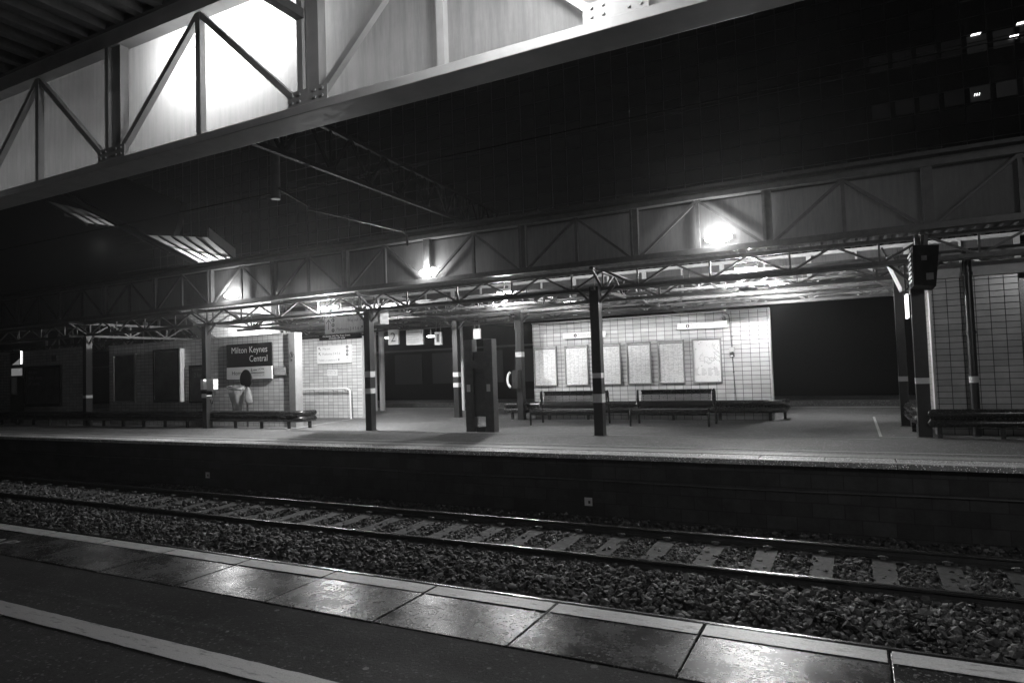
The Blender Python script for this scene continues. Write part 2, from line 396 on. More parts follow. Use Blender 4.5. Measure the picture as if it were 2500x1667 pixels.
def stones():
    t = (1+5**.5)/2
    ico = np.array([(-1,t,0),(1,t,0),(-1,-t,0),(1,-t,0),(0,-1,t),(0,1,t),(0,-1,-t),(0,1,-t),(t,0,-1),(t,0,1),(-t,0,-1),(-t,0,1)], float)/1.9
    fc = np.array([(0,11,5),(0,5,1),(0,1,7),(0,7,10),(0,10,11),(1,5,9),(5,11,4),(11,10,2),(10,7,6),(7,1,8),(3,9,4),(3,4,2),(3,2,6),(3,6,8),(3,8,9),(4,9,5),(2,4,11),(6,2,10),(8,6,7),(9,8,1)])
    P = []
    def scatter(n, x0, x1, y0, y1, s0, s1, lay):
        x = rng.uniform(x0, x1, n); y = rng.uniform(y0, y1, n); s = rng.uniform(s0, s1, n)
        z = bed_h(y) + rng.uniform(-.02, lay, n)
        for a in zip(x, y, z, s): P.append(a)
    scatter(15000, -7, 3.2, 6.0, 7.95, .022, .042, .035)
    scatter(7000, -16, -7, 6.6, 7.95, .028, .045, .03)
    scatter(9500, -9, 3.6, 8.06, 9.42, .018, .034, .015)
    scatter(4000, -20, -9, 8.06, 9.42, .026, .042, .02)
    scatter(6500, -16, 4, 9.6, 11.05, .024, .042, .02)
    scatter(3500, -34, -16, 6.8, 7.95, .035, .055, .02)
    scatter(3000, -14, 4, 4.0, 6.0, .03, .045, .02)
    P = np.array(P)
    off = np.abs((P[:,0]-SX0+SP/2) % SP - SP/2)
    keep = ~((off < .135) & (P[:,1] > 8.05) & (P[:,1] < 9.42) & (rng.random(len(P)) > .14))
    P = P[keep]; n = len(P)
    # sleepers keep their top clear of most stones
    q = rng.normal(size=(n,3,3)); 
    u = q[:,0]/np.linalg.norm(q[:,0],axis=1)[:,None]; v = q[:,1]-u*np.sum(u*q[:,1],1)[:,None]; v /= np.linalg.norm(v,axis=1)[:,None]; w = np.cross(u, v)
    R = np.stack([u,v,w],1)
    sc = rng.uniform(.5, 1.35, (n,1,3))*rng.uniform(.7,1.35,(n,1,1)) * P[:,3][:,None,None]
    V = ico[None]*(1+rng.uniform(-.38,.38,(n,12,1)))*sc
    V = np.einsum('nij,njk->nik', V, R); V[:,:,2] *= .8; V += P[:,None,:3]
    F = (fc[None] + (np.arange(n)*12)[:,None,None]).reshape(-1,3)
    me = bpy.data.meshes.new('ballast'); me.vertices.add(n*12); me.vertices.foreach_set('co', V.ravel())
    me.loops.add(F.size); me.loops.foreach_set('vertex_index', F.ravel().astype(np.int32))
    me.polygons.add(len(F)); me.polygons.foreach_set('loop_start', np.arange(0, F.size, 3, dtype=np.int32)); me.polygons.foreach_set('loop_total', np.full(len(F), 3, dtype=np.int32))
    me.update(); me.validate(); me.polygons.foreach_set('use_smooth', np.zeros(len(me.polygons), bool)); me.materials.append(M['stone'])
    o = bpy.data.objects.new('ballast', me); col.objects.link(o); o['kind'] = 'stuff'
    o['label'] = 'loose dark granite ballast stones heaped around the track'; o['category'] = 'ballast'

# sleepers: pale concrete, one object each
SX0, SP = -.46, .666
stones()
sl = root('concrete_sleeper', (SX0, 8.73, -.99), 'pale concrete sleeper lying under the visible rails', 'sleeper', 'concrete sleepers under the track')
sb = MB(); W_ = .125
prof = [(7.48,-.965),(8.3,-.975),(8.73,-.985),(9.16,-.975),(9.98,-.965)]
vs = []
for y, z in prof:
    vs += [(SX0-W_, y, z), (SX0+W_, y, z), (SX0+W_+.03, y, z-.2), (SX0-W_-.03, y, z-.2)]
fs = [(i*4+k, i*4+(k+1) % 4, (i+1)*4+(k+1) % 4, (i+1)*4+k) for i in range(4) for k in range(4)] + [(0,1,2,3), (16,17,18,19)]
sb.add(vs, fs); sb.build('sleeper_body', 'sleeper', sl)
for yr in (7.97, 9.49):
    for sy in (-1, 1):
        c = MB(); y = yr + sy*.11
        c.tube([(SX0-.05, y, -.955), (SX0-.05, y+sy*.03, -.93), (SX0, y+sy*.05, -.915), (SX0+.05, y+sy*.03, -.93), (SX0+.05, y, -.94), (SX0+.02, y-sy*.03, -.935)], .009, 6)
        c.box(SX0-.03, SX0+.03, y-.02, y+.02, -.965, -.925)
        c.build('rail_clip', 'clip', sl)
for k in list(range(-44, 0)) + list(range(1, 8)):
    copy_tree(sl, (k*SP, 0, 0))
# hidden second track beside the near platform
for k in range(-20, 5):
    pass
def rail(y, label):
    r = root('running_rail', (0, y, -.85), label, 'rail')
    w = MB().prism_x([(y-.07,-.965),(y+.07,-.965),(y+.07,-.95),(y+.012,-.935),(y+.010,-.89),(y+.034,-.88),(y+.034,-.866),(y-.034,-.866),(y-.034,-.88),(y-.010,-.89),(y-.012,-.935),(y-.07,-.95)], -60, 16)
    w.build('rail_web', 'rail_side', r)
    pr = [(y-.034,-.8655),(y-.033,-.858),(y-.026,-.852),(y-.012,-.8503),(y,-.85),(y+.012,-.8503),(y+.026,-.852),(y+.033,-.858),(y+.034,-.8655)]
    MB().prism_x(pr, -60, 16, True).build('rail_head', 'rail_top', r)
rail(7.97, 'polished steel rail nearer to the foreground platform')
rail(9.49, 'polished steel rail nearer to the island platform wall')
rail(4.75, 'steel rail hidden below the foreground platform edge, outer one')
rail(6.25, 'steel rail hidden below the foreground platform edge, inner one')

# near platform
struct(MB().box(-60, 20, -14, 3.23, -1.2, -.006).build('near_platform', 'tarmac'))
np_core = MB().box(-60, 20, 3.23, 3.80, -1.2, -.07); struct(np_core.build('near_platform_wall', 'block'))
sm = MB(); J = [.09 - .925*k for k in range(-3, 60)]
for a in J:
    x0, x1 = a-.925+.0035, a-.0035
    dz = random.uniform(-.002, .002)
    sm.box(x0, x1, 3.235+random.uniform(-.006,.006), 3.945+random.uniform(-.006,.006), -.068, dz)
struct(sm.build('near_edge_slabs', 'slab', bevel=.006))
lm = MB()
for a in J: lm.box(a-.925+.012, a-.012, 3.785+random.uniform(-.004,.004), 3.935, .0024, .0050)
struct(lm.build('near_edge_stripe', 'stripe'))
ln = MB(); xs_ = np.linspace(-40, 12, 700); wob = lambda: random.uniform(-.003, .003)
L1 = [(x, 2.385+wob(), .001) for x in xs_]; L2 = [(x, 2.535+wob(), .001) for x in xs_]; n = len(L1)
ln.add(L1+L2, [(i, i+1, n+i+1, n+i) for i in range(n-1)]); struct(ln.build('near_waiting_line', 'yellow'))
tr_ = root('platform_lettering', (-7.4, 3.45, .006), 'faded white lettering painted on the foreground edge slabs at the far left', 'painted lettering')
text('MIND THE GAP', tr_, 'yellow', -9.6, -7.22, .0062, 3.40, h=.17, flat=True)
# slab joint dirt
# island platform
fp = MB().box(-70, 20, 11.0, 24.2, -1.2, -.10); struct(fp.build('island_platform_base', 'block'))
struct(MB().box(-70, 20, 11.75, 24.15, -.10, 0).build('island_platform', 'fartarmac'))
cp = MB()
k = 0
for i in range(100):
    x = 8 - i*.94
    cp.box(x-.94+.006, x-.006, 10.84+random.uniform(-.008,.008), 11.745, -.075, random.uniform(-.001,.001))
struct(cp.build('island_edge_coping', 'coping', bevel=.006))
struct(MB().box(-60, 12, 10.86, 10.98, .003, .006).build('island_edge_stripe', 'stripe'))
struct(MB().box(-60, 12, 11.38, 11.74, .003, .009).build('island_tactile_strip', 'tactile'))
struct(MB().box(-60, 12, 12.08, 12.14, .003, .006).build('island_waiting_line', 'stripe'))
ll = MB(); ll.box(.37, .42, 14.5, 19.5, .003, .005); ll.box(.42, 4, 14.48, 14.52, .003, .005)
ll.box(-12, .37, 14.02, 14.05, .003, .005)
ll.bar((-14.66, 14.05, .004), (-15.5, 17.9, .004), .05, .003, (0,0,1)); struct(ll.build('island_bay_lines', 'stripe'))
struct(MB().box(-60, 12, 23.3, 23.5, .003, .006).build('island_rear_line', 'stripe'))
t2 = root('platform_lettering', (-7.5, 11.1, .006), 'white lettering painted along the island platform edge', 'painted lettering')
text('MIND   THE   GAP', t2, 'stripe', -9.1, -6.5, .0065, 11.06, h=.2, flat=True)
# small plates on the platform wall
for (x, z, lb) in ((-14.1, -.80, 'small square white plate low on the island platform wall, left one'), (-4.25, -.84, 'small square white plate low on the island platform wall, nearer the benches')):
    p = root('marker_plate', (x, 10.99, z), lb, 'plate'); MB().box(x-.07, x+.07, 10.985, 10.997, z-.07, z+.07).build('plate_face', 'band', p)
    MB().box(x+.0, x+.04, 10.98, 10.984, z-.03, z+.02).build('plate_mark', 'ink', p)
# service duct ledge on the wall
dk = root('cable_duct', (-10, 10.96, -.5), 'thin pale cable running along the island platform wall', 'cable')
MB().tube([(x, 10.97, -.47+.012*math.sin(x*1.1)) for x in np.linspace(-50, 10, 90)], .012, 6).build('cable_run', 'steel', dk)

# ------------------------------------------------------------------ canopies
def canopy(name, loc, label, yt, yin, xm0, m0, m1, zb, zt, post_w, near):
    """fascia truss in plane y=yt, panels behind at yin"""
    r = root(name, loc, label, 'canopy')
    xa, xb = xm0 + m0*MOD, xm0 + m1*MOD
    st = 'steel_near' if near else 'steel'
    if near:
        MB().box(xa, xb, yt, yt+.30, zb-.075, zb).build('bottom_chord', st, r, bevel=.006)
        MB().box(xa, xb, yt+.02, yt+.16, zt, zt+.16).build('top_chord', st, r)
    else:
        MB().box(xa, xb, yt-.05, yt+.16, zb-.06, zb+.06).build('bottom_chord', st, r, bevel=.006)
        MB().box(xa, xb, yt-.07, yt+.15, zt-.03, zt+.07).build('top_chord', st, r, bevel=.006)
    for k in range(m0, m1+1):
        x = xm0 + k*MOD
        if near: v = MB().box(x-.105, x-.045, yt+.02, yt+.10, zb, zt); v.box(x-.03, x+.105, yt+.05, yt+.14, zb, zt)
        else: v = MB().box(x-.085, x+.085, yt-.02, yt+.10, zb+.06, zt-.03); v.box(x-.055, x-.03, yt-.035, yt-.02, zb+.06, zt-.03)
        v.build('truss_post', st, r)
        if near:
            gp = MB().box(x-.21, x+.23, yt+.008, yt+.018, zb+.001, zb+.13)
            for bx in (-.15, -.07, .10, .18):
                for bz in (.035, .095): gp.tube([(x+bx, yt+.008, zb+bz), (x+bx, yt-.004, zb+bz)], .012, 6)
            gp.build('gusset_plate', st, r)
        if k < m1:
            xc = x + MOD/2
            MB().box(xc-.032, xc+.032, yt+.01, yt+.07, zb+(.06 if not near else 0), zt-.03).build('truss_strut', st, r)
            y = yt+.04
            MB().bar((x+.10, y, zb+.03), (xc-.02, y, zt-.05), .055, .055).build('truss_brace', st, r)
            MB().bar((xc+.02, y, zt-.05), (x+MOD-.10, y, zb+.03), .055, .055).build('truss_brace', st, r)
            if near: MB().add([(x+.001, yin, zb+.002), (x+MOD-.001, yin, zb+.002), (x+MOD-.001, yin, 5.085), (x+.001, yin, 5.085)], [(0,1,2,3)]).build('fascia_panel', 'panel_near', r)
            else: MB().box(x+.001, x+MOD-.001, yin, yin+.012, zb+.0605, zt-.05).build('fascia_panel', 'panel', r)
    return r
MOD = 2.65
NX, FX = -3.91, -17.25
near = canopy('near_canopy', (-5, 4, 3.7), 'grey steel lattice canopy overhead along the foreground platform edge', 4.02, 4.24, NX, -12, 3, 3.75, 4.93, .2, True)
# corrugated deck of the near canopy
def deck(y0, y1, x0, x1, z, pitch, name, parent, m='roof'):
    b = MB(); n = int((x1-x0)/pitch); pts = []
    for i in range(n):
        x = x0 + i*pitch
        pts += [(x, z), (x+pitch*.35, z), (x+pitch*.5, z+.07), (x+pitch*.85, z+.07)]
    vs = [(x, y0, zz) for x, zz in pts] + [(x, y1, zz) for x, zz in pts]; k = len(pts)
    b.add(vs, [(i, i+1, k+i+1, k+i) for i in range(k-1)])
    return b.build(name, m, parent)
deck(-6, 4.0, -34, 8, 5.09, .3, 'roof_deck', near)
MB().box(-34, 8, -6, 4.3, 5.2, 5.32).build('roof_top', 'roof', near)
MB().box(-34, 8, 4.0, 4.36, 5.09, 5.2).build('roof_edge_trim', 'steel', near)
for k in (-3, -2, 0, 1):
    x = NX + k*MOD*2
    lb = MB(); lattice(lb, (x, -6, 5.03), (x, 3.98, 5.03), .55, 5, .08); lb.build('roof_girder', 'steel', near)

far = canopy('island_canopy', (-8, 14, 3.7), 'long dark lattice canopy over the island platform with frosted fascia panels', 13.6, 13.78, FX, -10, 8, 3.78, 4.86, .17, False)
deck(13.8, 22.9, -44, 6, 4.93, .3, 'roof_deck', far)
MB().box(-44, 6, 13.55, 23.0, 5.03, 5.10).build('roof_top', 'roof', far)
MB().box(-44, 6, 13.80, 13.84, 4.79, 5.029).build('light_stop_strip', 'roof', far)  # added to stop light leaking over the top of the fascia panels
PX = [-24.8, -18.2, -11.67, -5.03, 1.2]
for x in PX:
    lb = MB(); lattice(lb, (x, 13.7, 3.70), (x, 22.8, 3.70), .45, 6, .08); lb.build('cross_girder', 'steel', far)
for y, zt_ in ((14.25, 3.70), (16.1, 3.62), (18.0, 3.70), (20.4, 3.62)):
    xl = -44 if y in (14.25, 20.4) else -19.0
    lb = MB(); lattice(lb, (xl, y, zt_), (6, y, zt_), .42, int((6-xl)/1.56), .075); lb.build('long_girder', 'steel', far)
# rear fascia of the island canopy
lb = MB(); lb.box(-44, 6, 22.8, 22.95, 3.36, 3.44); lb.box(-44, 6, 22.8, 22.95, 4.8, 4.9); lb.build('rear_chord', 'pale', far)
for k in range(-10, 9):
    x = -17.25 + .25 + k*MOD
    rv = MB().box(x-.07, x+.07, 22.72, 22.8, 3.44, 4.8); rv.build('rear_post', 'pale', far)
    if k < 8:
        bb = MB(); bb.bar((x+.05, 22.76, 3.5), (x+MOD/2, 22.76, 4.5), .07, .05); bb.bar((x+MOD/2, 22.76, 4.5), (x+MOD-.05, 22.76, 3.5), .07, .05)
        bb.box(x+MOD/2-.03, x+MOD/2+.03, 22.73, 22.79, 3.44, 4.8); bb.build('rear_brace', 'pale', far)
        MB().box(x, x+MOD-.01, 22.84, 22.86, 3.445, 4.79).build('rear_panel', 'panel', far)
# pipes and trays
for (y, z, r_, m, sg) in ((14.9, 3.32, .035, 'pipe', .0), (15.5, 3.42, .05, 'steel', .0), (16.6, 3.37, .045, 'pipe', .0), (17.2, 3.30, .03, 'pipe', .0), (18.9, 3.36, .05, 'pipe', .03), (19.3, 3.28, .04, 'steel', .02), (21.2, 3.4, .05, 'pipe', .0)):
    p = MB().tube([(x, y, z + sg*math.sin(x*1.3)) for x in np.linspace(-40 if y < 15.2 else -18.9, 5.5, 110)], r_, 8)
    for x in np.arange(-39 if y < 15.2 else -18, 5, 2.1): p.bar((x, y, z), (x, y, z+.3), .014)
    tag(p.build('service_pipe', m, org=(-10, y, z)), 'galvanised service pipe slung under the island canopy, %s' % {14.9:'the nearest run', 15.5:'thick dark run behind the first girder', 16.6:'pale run beside the front lamps', 17.2:'thin run just beyond the front lamps', 18.9:'sagging run before the rear lamps', 19.3:'dark sagging run level with the rear lamps', 21.2:'rearmost run'}[y], 'pipe', 'pipes under the island canopy')
ctray = MB()
for y in (15.8,):
    ctray.box(-18.9, 5.5, y, y+.3, 3.5, 3.52); ctray.box(-18.9, 5.5, y, y+.01, 3.5, 3.56)
tag(ctray.build('cable_tray', 'pipe', org=(-10, 15.9, 3.5)), 'long shallow metal cable tray hung under the island canopy', 'cable tray')

# columns
def column(x, y, w, ztop, bands, label, bt=.0):
    r = root('platform_column', (x, y, 0), label, 'column', 'columns carrying the island canopy')
    b = MB().box(x-w/2, x+w/2, y-w/2, y+w/2, 0, ztop); b.box(x-w/2-.03, x+w/2+.03, y-w/2-.03, y+w/2+.03, 0, .012)
    b.build('column_shaft', 'post', r, bevel=.008)
    for z0, z1 in bands:
        MB().box(x-w/2-.003, x+w/2+.003, y-w/2-.003, y+w/2+.003, z0, z1).build('white_band', 'band', r)
    hb = MB()
    for s_ in (-1, 1): hb.bar((x, y, ztop-.45), (x+s_*.45, y, ztop), .05)
    hb.build('knee_brace', 'steel', r)
    return r
column(-18.2, 14.2, .20, 3.3, [(1.0, 1.08)], 'black column left of the station name sign, carrying small white boxes')
column(-11.67, 14.2, .20, 3.3, [(1.44, 1.60), (1.0, 1.14)], 'black column with two white bands beside the way out board')
column(-5.05, 13.95, .21, 3.3, [(1.27, 1.38), (.73, .92)], 'dark column in front of the bench pair, nearest the platform edge')
column(1.13, 14.62, .22, 3.3, [(1.0, 1.11)], 'black column at the corner of the right tiled building')
column(-24.8, 14.35, .22, 3.3, [(1.0, 1.1)], 'black column in the dark far left recess')
column(-11.8, 18.85, .2, 3.3, [(1.35, 1.5), (1.0, 1.15)], 'rear black column seen through the gap beside the twin posts')
column(-9.0, 18.0, .2, 3.3, [(1.9, 2.05)], 'rear black column at the left end of the poster wall')
column(.95, 16.9, .17, 3.3, [(.98, 1.09)], 'slim black column behind the corner column by the dark opening')
dp = root('downpipe', (1.98, 14.95, 0), 'black rainwater downpipe in front of the right tiled wall', 'downpipe')
d = MB().tube([(1.98, 14.95, 0), (1.98, 14.95, 3.5)], .075, 16)
for z in (.4, 1.9, 3.0): d.tube([(1.98, 14.95, z), (1.98, 14.95, z+.06)], .09, 16)
d.build('pipe_shaft', 'post', dp); MB().tube([(1.98, 14.95, .99), (1.98, 14.95, 1.11)], .079, 16).build('white_band', 'band', dp)

# ------------------------------------------------------------------ luminaires
def luminaire(x, y, z, power, label, w=.62, d=.16, m='lamp', name='canopy_lamp', drop=.1, spread=None, tilt=0, rad=.07):
    r = root(name, (x, y, z+.12), label, 'lamp', 'lamps under the island canopy')
    h = MB().box(x-w/2, x+w/2, y-d/2, y+d/2, z+.05, z+.13); h.bar((x, y, z+.13), (x, y, z+.35), .03); h.build('lamp_housing', 'pale', r)
    MB().box(x-w/2+.02, x+w/2-.02, y-d/2+.01, y+d/2-.01, z, z+.0495).build('lamp_lens', m, r, bevel=.01)
    if power:
        ld = bpy.data.lights.new('lamp_light', 'POINT'); ld.energy = power; ld.shadow_soft_size = rad
        lo = bpy.data.objects.new('lamp_light', ld); col.objects.link(lo); lo.parent = r; lo.location = (0, 0, -.12-drop)
    return r
luminaire(-13.33, 14.45, 3.45, 1500, 'bright lamp above the hanging way out sign')
luminaire(-8.42, 16.0, 3.61, 1200, 'bright lamp over the twin dark posts in the middle', w=.4)
luminaire(-2.10, 16.0, 3.63, 3000, 'bright lamp above the right bench and poster frames', w=.5)
luminaire(-1.72, 19.0, 3.52, 420, 'double lamp behind the poster wall by the dark opening', w=.4)
luminaire(-7.67, 18.9, 3.50, 110, 'dim twin lamp above the left poster frames', w=.4, m='lampdim')
luminaire(-20.9, 17.6, 2.95, 380, 'added unseen lamp behind the name sign wall brightening the stair side', w=.8, drop=-.42)  # invented hidden uplight, added to brighten the stair wall
luminaire(3.4, 12.6, 5.3, 0, 'unlit lamp above the far right', m='steel') if False else None
def bulkhead(x, y, z, power, label, w=.30):
    r = root('bulkhead_lamp', (x, y, z), label, 'lamp', 'oval lamps on the island canopy fascia')
    MB().box(x-w*.75, x+w*.75, y+.052, y+.09, z-.06, z+.06).build('lamp_back', 'pale', r)
    b = MB(); n = 20; rings = []
    for j, (s_, dy) in enumerate(((1, 0.05), (.97, 0.02), (.8, -.01), (.4, -.028), (.05, -.032))):
        rings += [(x+w*s_*math.cos(i*2*math.pi/n), y+dy, z+.105*s_*math.sin(i*2*math.pi/n)) for i in range(n)]
    b.add(rings, [(j*n+i, j*n+(i+1) % n, (j+1)*n+(i+1) % n, (j+1)*n+i) for j in range(4) for i in range(n)], True)
    b.build('lamp_lens', 'lamp', r)
    ld = bpy.data.lights.new('lamp_light', 'AREA'); ld.energy = power*.2; ld.shape = 'ELLIPSE'; ld.size = .5; ld.size_y = .18
    lo = bpy.data.objects.new('lamp_light', ld); col.objects.link(lo); lo.parent = r; lo.location = (0, -.06, 0); lo.rotation_euler = (math.radians(-90+12), 0, 0)
    ld = bpy.data.lights.new('lamp_glow', 'POINT'); ld.energy = power*.75; ld.shadow_soft_size = .08
    lo = bpy.data.objects.new('lamp_glow', ld); col.objects.link(lo); lo.parent = r; lo.location = (0, -.24, .05)
bulkhead(-16.43, 13.66, 4.02, 110, 'glowing oval lamp on the fascia above the station name sign')
bulkhead(-9.30, 13.66, 4.02, 110, 'glowing oval lamp on the middle of the fascia, partly behind a truss post')
bulkhead(-2.30, 13.66, 4.03, 140, 'largest glowing lamp on the fascia above the benches', w=.27)
# near canopy lamps
def flood(x, y, z, power, label, rad=.12):
    r = root('canopy_floodlight', (x, y, z), label, 'lamp', 'lamps under the foreground canopy')
    MB().box(x-.3, x+.3, y-.12, y+.12, z, z+.12).build('lamp_housing', 'pale', r)
    MB().box(x-.28, x+.28, y-.1, y+.1, z-.05, z-.001).build('lamp_lens', 'lamp', r, bevel=.01)
    MB().bar((x, y, z+.12), (x, y, 5.09), .03).build('lamp_stem', 'steel', r)
    ld = bpy.data.lights.new('lamp_light', 'POINT'); ld.energy = power; ld.shadow_soft_size = rad
    lo = bpy.data.objects.new('lamp_light', ld); col.objects.link(lo); lo.parent = r; lo.location = (0, 0, -.18)
fr_ = root('canopy_floodlight', (-5.1, 4.72, 4.72), 'strong floodlight behind the frosted panels at the top left', 'lamp')
MB().box(-5.9, -4.3, 4.70, 4.84, 4.50, 4.94).build('lamp_housing', 'pale', fr_); MB().box(-5.85, -4.35, 4.675, 4.6995, 4.53, 4.91).build('lamp_lens', 'lamp', fr_)
MB().bar((-5.0, 4.77, 4.94), (-5.0, 4.34, 5.22), .05).build('lamp_bracket', 'steel', fr_)
ld = bpy.data.lights.new('lamp_light', 'AREA'); ld.energy = 65; ld.shape = 'RECTANGLE'; ld.size = 1.45; ld.size_y = .36; ld.spread = math.radians(150)
lo = bpy.data.objects.new('lamp_light', ld); col.objects.link(lo); lo.parent = fr_; lo.location = (0, -.055, 0); lo.rotation_euler = (math.radians(-90), 0, 0)
flood(-1.75, 3.25, 4.36, 60, 'floodlight under the foreground canopy overhead')
flood(5.4, 2.6, 4.5, 480, 'added unseen floodlight beyond the right edge brightening the right tiled building')  # lamp added out of view to light the right tiles and slabs
flood(-12.5, 2.6, 4.1, 18, 'weak floodlight under the foreground canopy far to the left')

# ------------------------------------------------------------------ walls
def wall(name, x0, x1, y0, y1, z1, label, m='tile', trim=True):
    r = root(name, ((x0+x1)/2, y0, 0), label, 'wall')
    MB().box(x0, x1, y0, y1, 0, z1).build('tiled_face', m, r)
    if trim:
        MB().box(x0-.02, x1+.02, y0-.02, y1+.02, z1+.0005, z1+.03).build('top_trim', 'pale', r)
    return r
wp = wall('poster_wall', -8.72, -1.92, 18.35, 18.55, 2.89, 'white tiled wall carrying six poster frames behind the benches')
MB().box(-1.918, -1.885, 18.325, 18.575, 0, 2.92).build('end_trim', 'pale', wp)
ww = wall('way_out_wall', -19.0, -15.38, 18.3, 18.5, 2.86, 'white tiled wall with the way out board and handrail')
MB().box(-15.378, -15.335, 18.27, 18.53, 0, 2.89).build('end_trim', 'pale', ww)
sw = wall('name_sign_wall', -24.4, -15.32, 14.9, 15.1, 2.86, 'grey tiled wall carrying the station name sign')
ep = MB().box(-15.318, -15.06, 14.84, 15.14, 0, 2.88).build('end_post', 'alu', sw)
fl = wall('far_left_wall', -40.0, -26.0, 14.9, 15.1, 2.9, 'dim tiled wall at the far left beyond the dark recess', 'tile_dim')
cl = wall('recess_wall', -27.0, -23.4, 16.6, 16.8, 2.9, 'black recessed wall between the left tiled walls', 'beyond', False)
# right building
rb = root('tiled_building', (3, 15.1, 0), 'tiled building with pale fascia at the right edge of the photo', 'building')
MB().box(1.40, 2.78, 15.1, 15.3, 0, 2.98).build('front_wall', 'tile_dim', rb)
MB().box(1.40, 1.6, 15.3, 19.6, 0, 2.98).build('side_wall', 'tile_dim', rb)
MB().box(1.355, 1.398, 15.07, 15.32, 0, 2.98).build('corner_trim', 'pale', rb)
MB().box(3.8, 7, 15.1, 15.3, 0, 2.98).build('front_wall', 'tile_dim', rb)
MB().box(2.8, 3.78, 15.2, 15.25, 0, 2.9).build('dark_opening_sheet', 'black', rb)  # black sheet filling the dark opening, in place of its shade
MB().box(1.34, 7, 15.03, 19.6, 2.99, 3.26).build('roof_fascia', 'pale', rb)
# stair enclosure seen over the name sign wall
sr = root('stair_enclosure', (-22, 18.5, 2.9), 'brightly lit white tiled stair side above the name sign wall', 'stair')
MB().poly([(-26.3, 18.55, 4.95), (-24.15, 18.55, 3.8), (-22.6, 18.55, 2.9), (-18.6, 18.55, 2.9), (-19.6, 18.55, 3.55), (-19.9, 18.55, 3.75), (-19.9, 18.55, 4.95)], .12).build('stair_wall', 'tile', sr)
MB().bar((-26.5, 18.45, 5.0), (-22.7, 18.45, 2.75), .3, .14).build('stair_string', 'steel', sr)
MB().bar((-19.75, 18.45, 3.6), (-18.2, 18.45, 2.65), .05, .1).build('stair_edge_trim', 'pale', sr)
MB().box(-19.86, -19.4, 18.4, 18.6, 2.9, 4.93).build('stair_pier', 'steel', sr)
# ribbed glazed roof of the stairs, rising above the canopy
def roof_glazing(a, b, c, d, label, power):
    a, b, c, d = map(Vector, (a, b, c, d))    # front-left, front-right, back-right, back-left
    r = root('stair_rooflight', tuple((a+b)/2), label, 'rooflight', 'glazed stair roofs above the island canopy')
    MB().add([a, b, c, d], [(0,1,2,3)]).build('roof_sheet', 'glazing', r)
    rb_ = MB()
    for t in np.linspace(0, 1, 6): rb_.bar(a+(d-a)*t+Vector((0,0,-.04)), b+(c-b)*t+Vector((0,0,-.04)), .13, .06, (0,0,1))
    rb_.build('roof_ribs', 'post', r)
    pr_ = MB().bar(a+(b-a)*.45+Vector((0,0,-.16)), d+(c-d)*.9+Vector((0,0,-.16)), .13, .13, (0,0,1)); pr_.build('roof_purlin', 'steel', r)
    MB().add([d, c, c+Vector((0,0,.42)), d+Vector((0,0,.42))], [(0,1,2,3)]).build('roof_upstand', 'pale', r)
    if power:
        q = a*.2+b*.35+c*.25+d*.2 + Vector((.3, 0, -1.3))
        ld = bpy.data.lights.new('lamp_light', 'POINT'); ld.energy = power; ld.shadow_soft_size = .1
        lo = bpy.data.objects.new('lamp_light', ld); col.objects.link(lo); lo.parent = r; lo.location = q - Vector(r.location)
roof_glazing((-25.3, 17, 7.48), (-22.2, 17, 6.03), (-22.5, 19, 6.47), (-24.1, 19, 7.57), 'ribbed glass stair roof lit from below, lower of the two at left', 400)
roof_glazing((-32.4, 17, 9.92), (-29.4, 17, 8.5), (-28.9, 19, 8.6), (-30.9, 19, 9.4), 'ribbed glass stair roof lit from below, higher and further left', 28)
st_ = root('footbridge', (-30, 17.9, 7), 'dark covered footbridge stair above the island canopy at the left', 'footbridge')
fb = MB().bar((-25.0, 18.2, 7.9), (-36, 18.2, 12.7), .25, 2.2, (0,0,1)); fb.build('stair_roof', 'beyond', st_)
MB().bar((-22.3, 17.0, 6.0), (-34, 17.0, 11.4), .2, .1, (0,1,0)).build('roof_beam', 'steel', st_)

# ------------------------------------------------------------------ bumper rails
def arc(c, r0, a0, a1, z, n=8): return [(c[0]+r0*math.cos(a), c[1]+r0*math.sin(a), z) for a in np.linspace(a0, a1, n)]
def bumper(pathf, legs, label, lowoff=0):
    p0 = pathf(0)[0]
    r = root('bumper_rail', (p0[0], p0[1], 0), label, 'bumper rail', 'black double tube bumper rails')
    for z in (.450, .281):
        pts = pathf(z); rs = [.084]*len(pts)
        a, b = Vector(pts[0]), Vector(pts[1]); e = (a-b).normalized(); pts = [a+e*.05, a+e*.03] + list(pts); rs = [.04, .066]+rs
        a, b = Vector(pts[-1]), Vector(pts[-2]); e = (a-b).normalized(); pts = pts + [a+e*.03, a+e*.05]; rs = rs+[.066, .04]
        MB().tube(pts, rs, 18).build('bumper_tube', 'black', r)
    for x, y in legs: MB().box(x-.035, x+.035, y-.035, y+.035, 0, .26).build('leg', 'black', r)
bumper(lambda z: [(-45, 14.3, z)] + [(x, 14.3, z) for x in np.linspace(-44, -14.6, 30)] + arc((-14.55, 14.48), .18, -math.pi/2, 0, z, 6) + [(-14.37, 14.9, z)],
       [(-14.8-1.12*i, 14.3) for i in range(26)] + [(-14.42, 14.75)], 'long black bumper rail in front of the name sign wall')
bumper(lambda z: [(-9.6, 18.12, z), (-6, 18.12, z), (-3.2, 18.12, z), (-2.0, 18.12, z)] + arc((-2.0, 18.5), .38, -math.pi/2, 0, z, 8) + [(-1.62, 18.95, z)],
       [(-9.4+1.24*i, 18.15) for i in range(7)] + [(-1.66, 18.75)], 'black bumper rail along the foot of the poster wall')
bumper(lambda z: [(7.5, 14.45, z), (4, 14.45, z), (2, 14.45, z), (1.22, 14.45, z)], [(1.35+.95*i, 14.47) for i in range(6)], 'black bumper rail in front of the right tiled building')
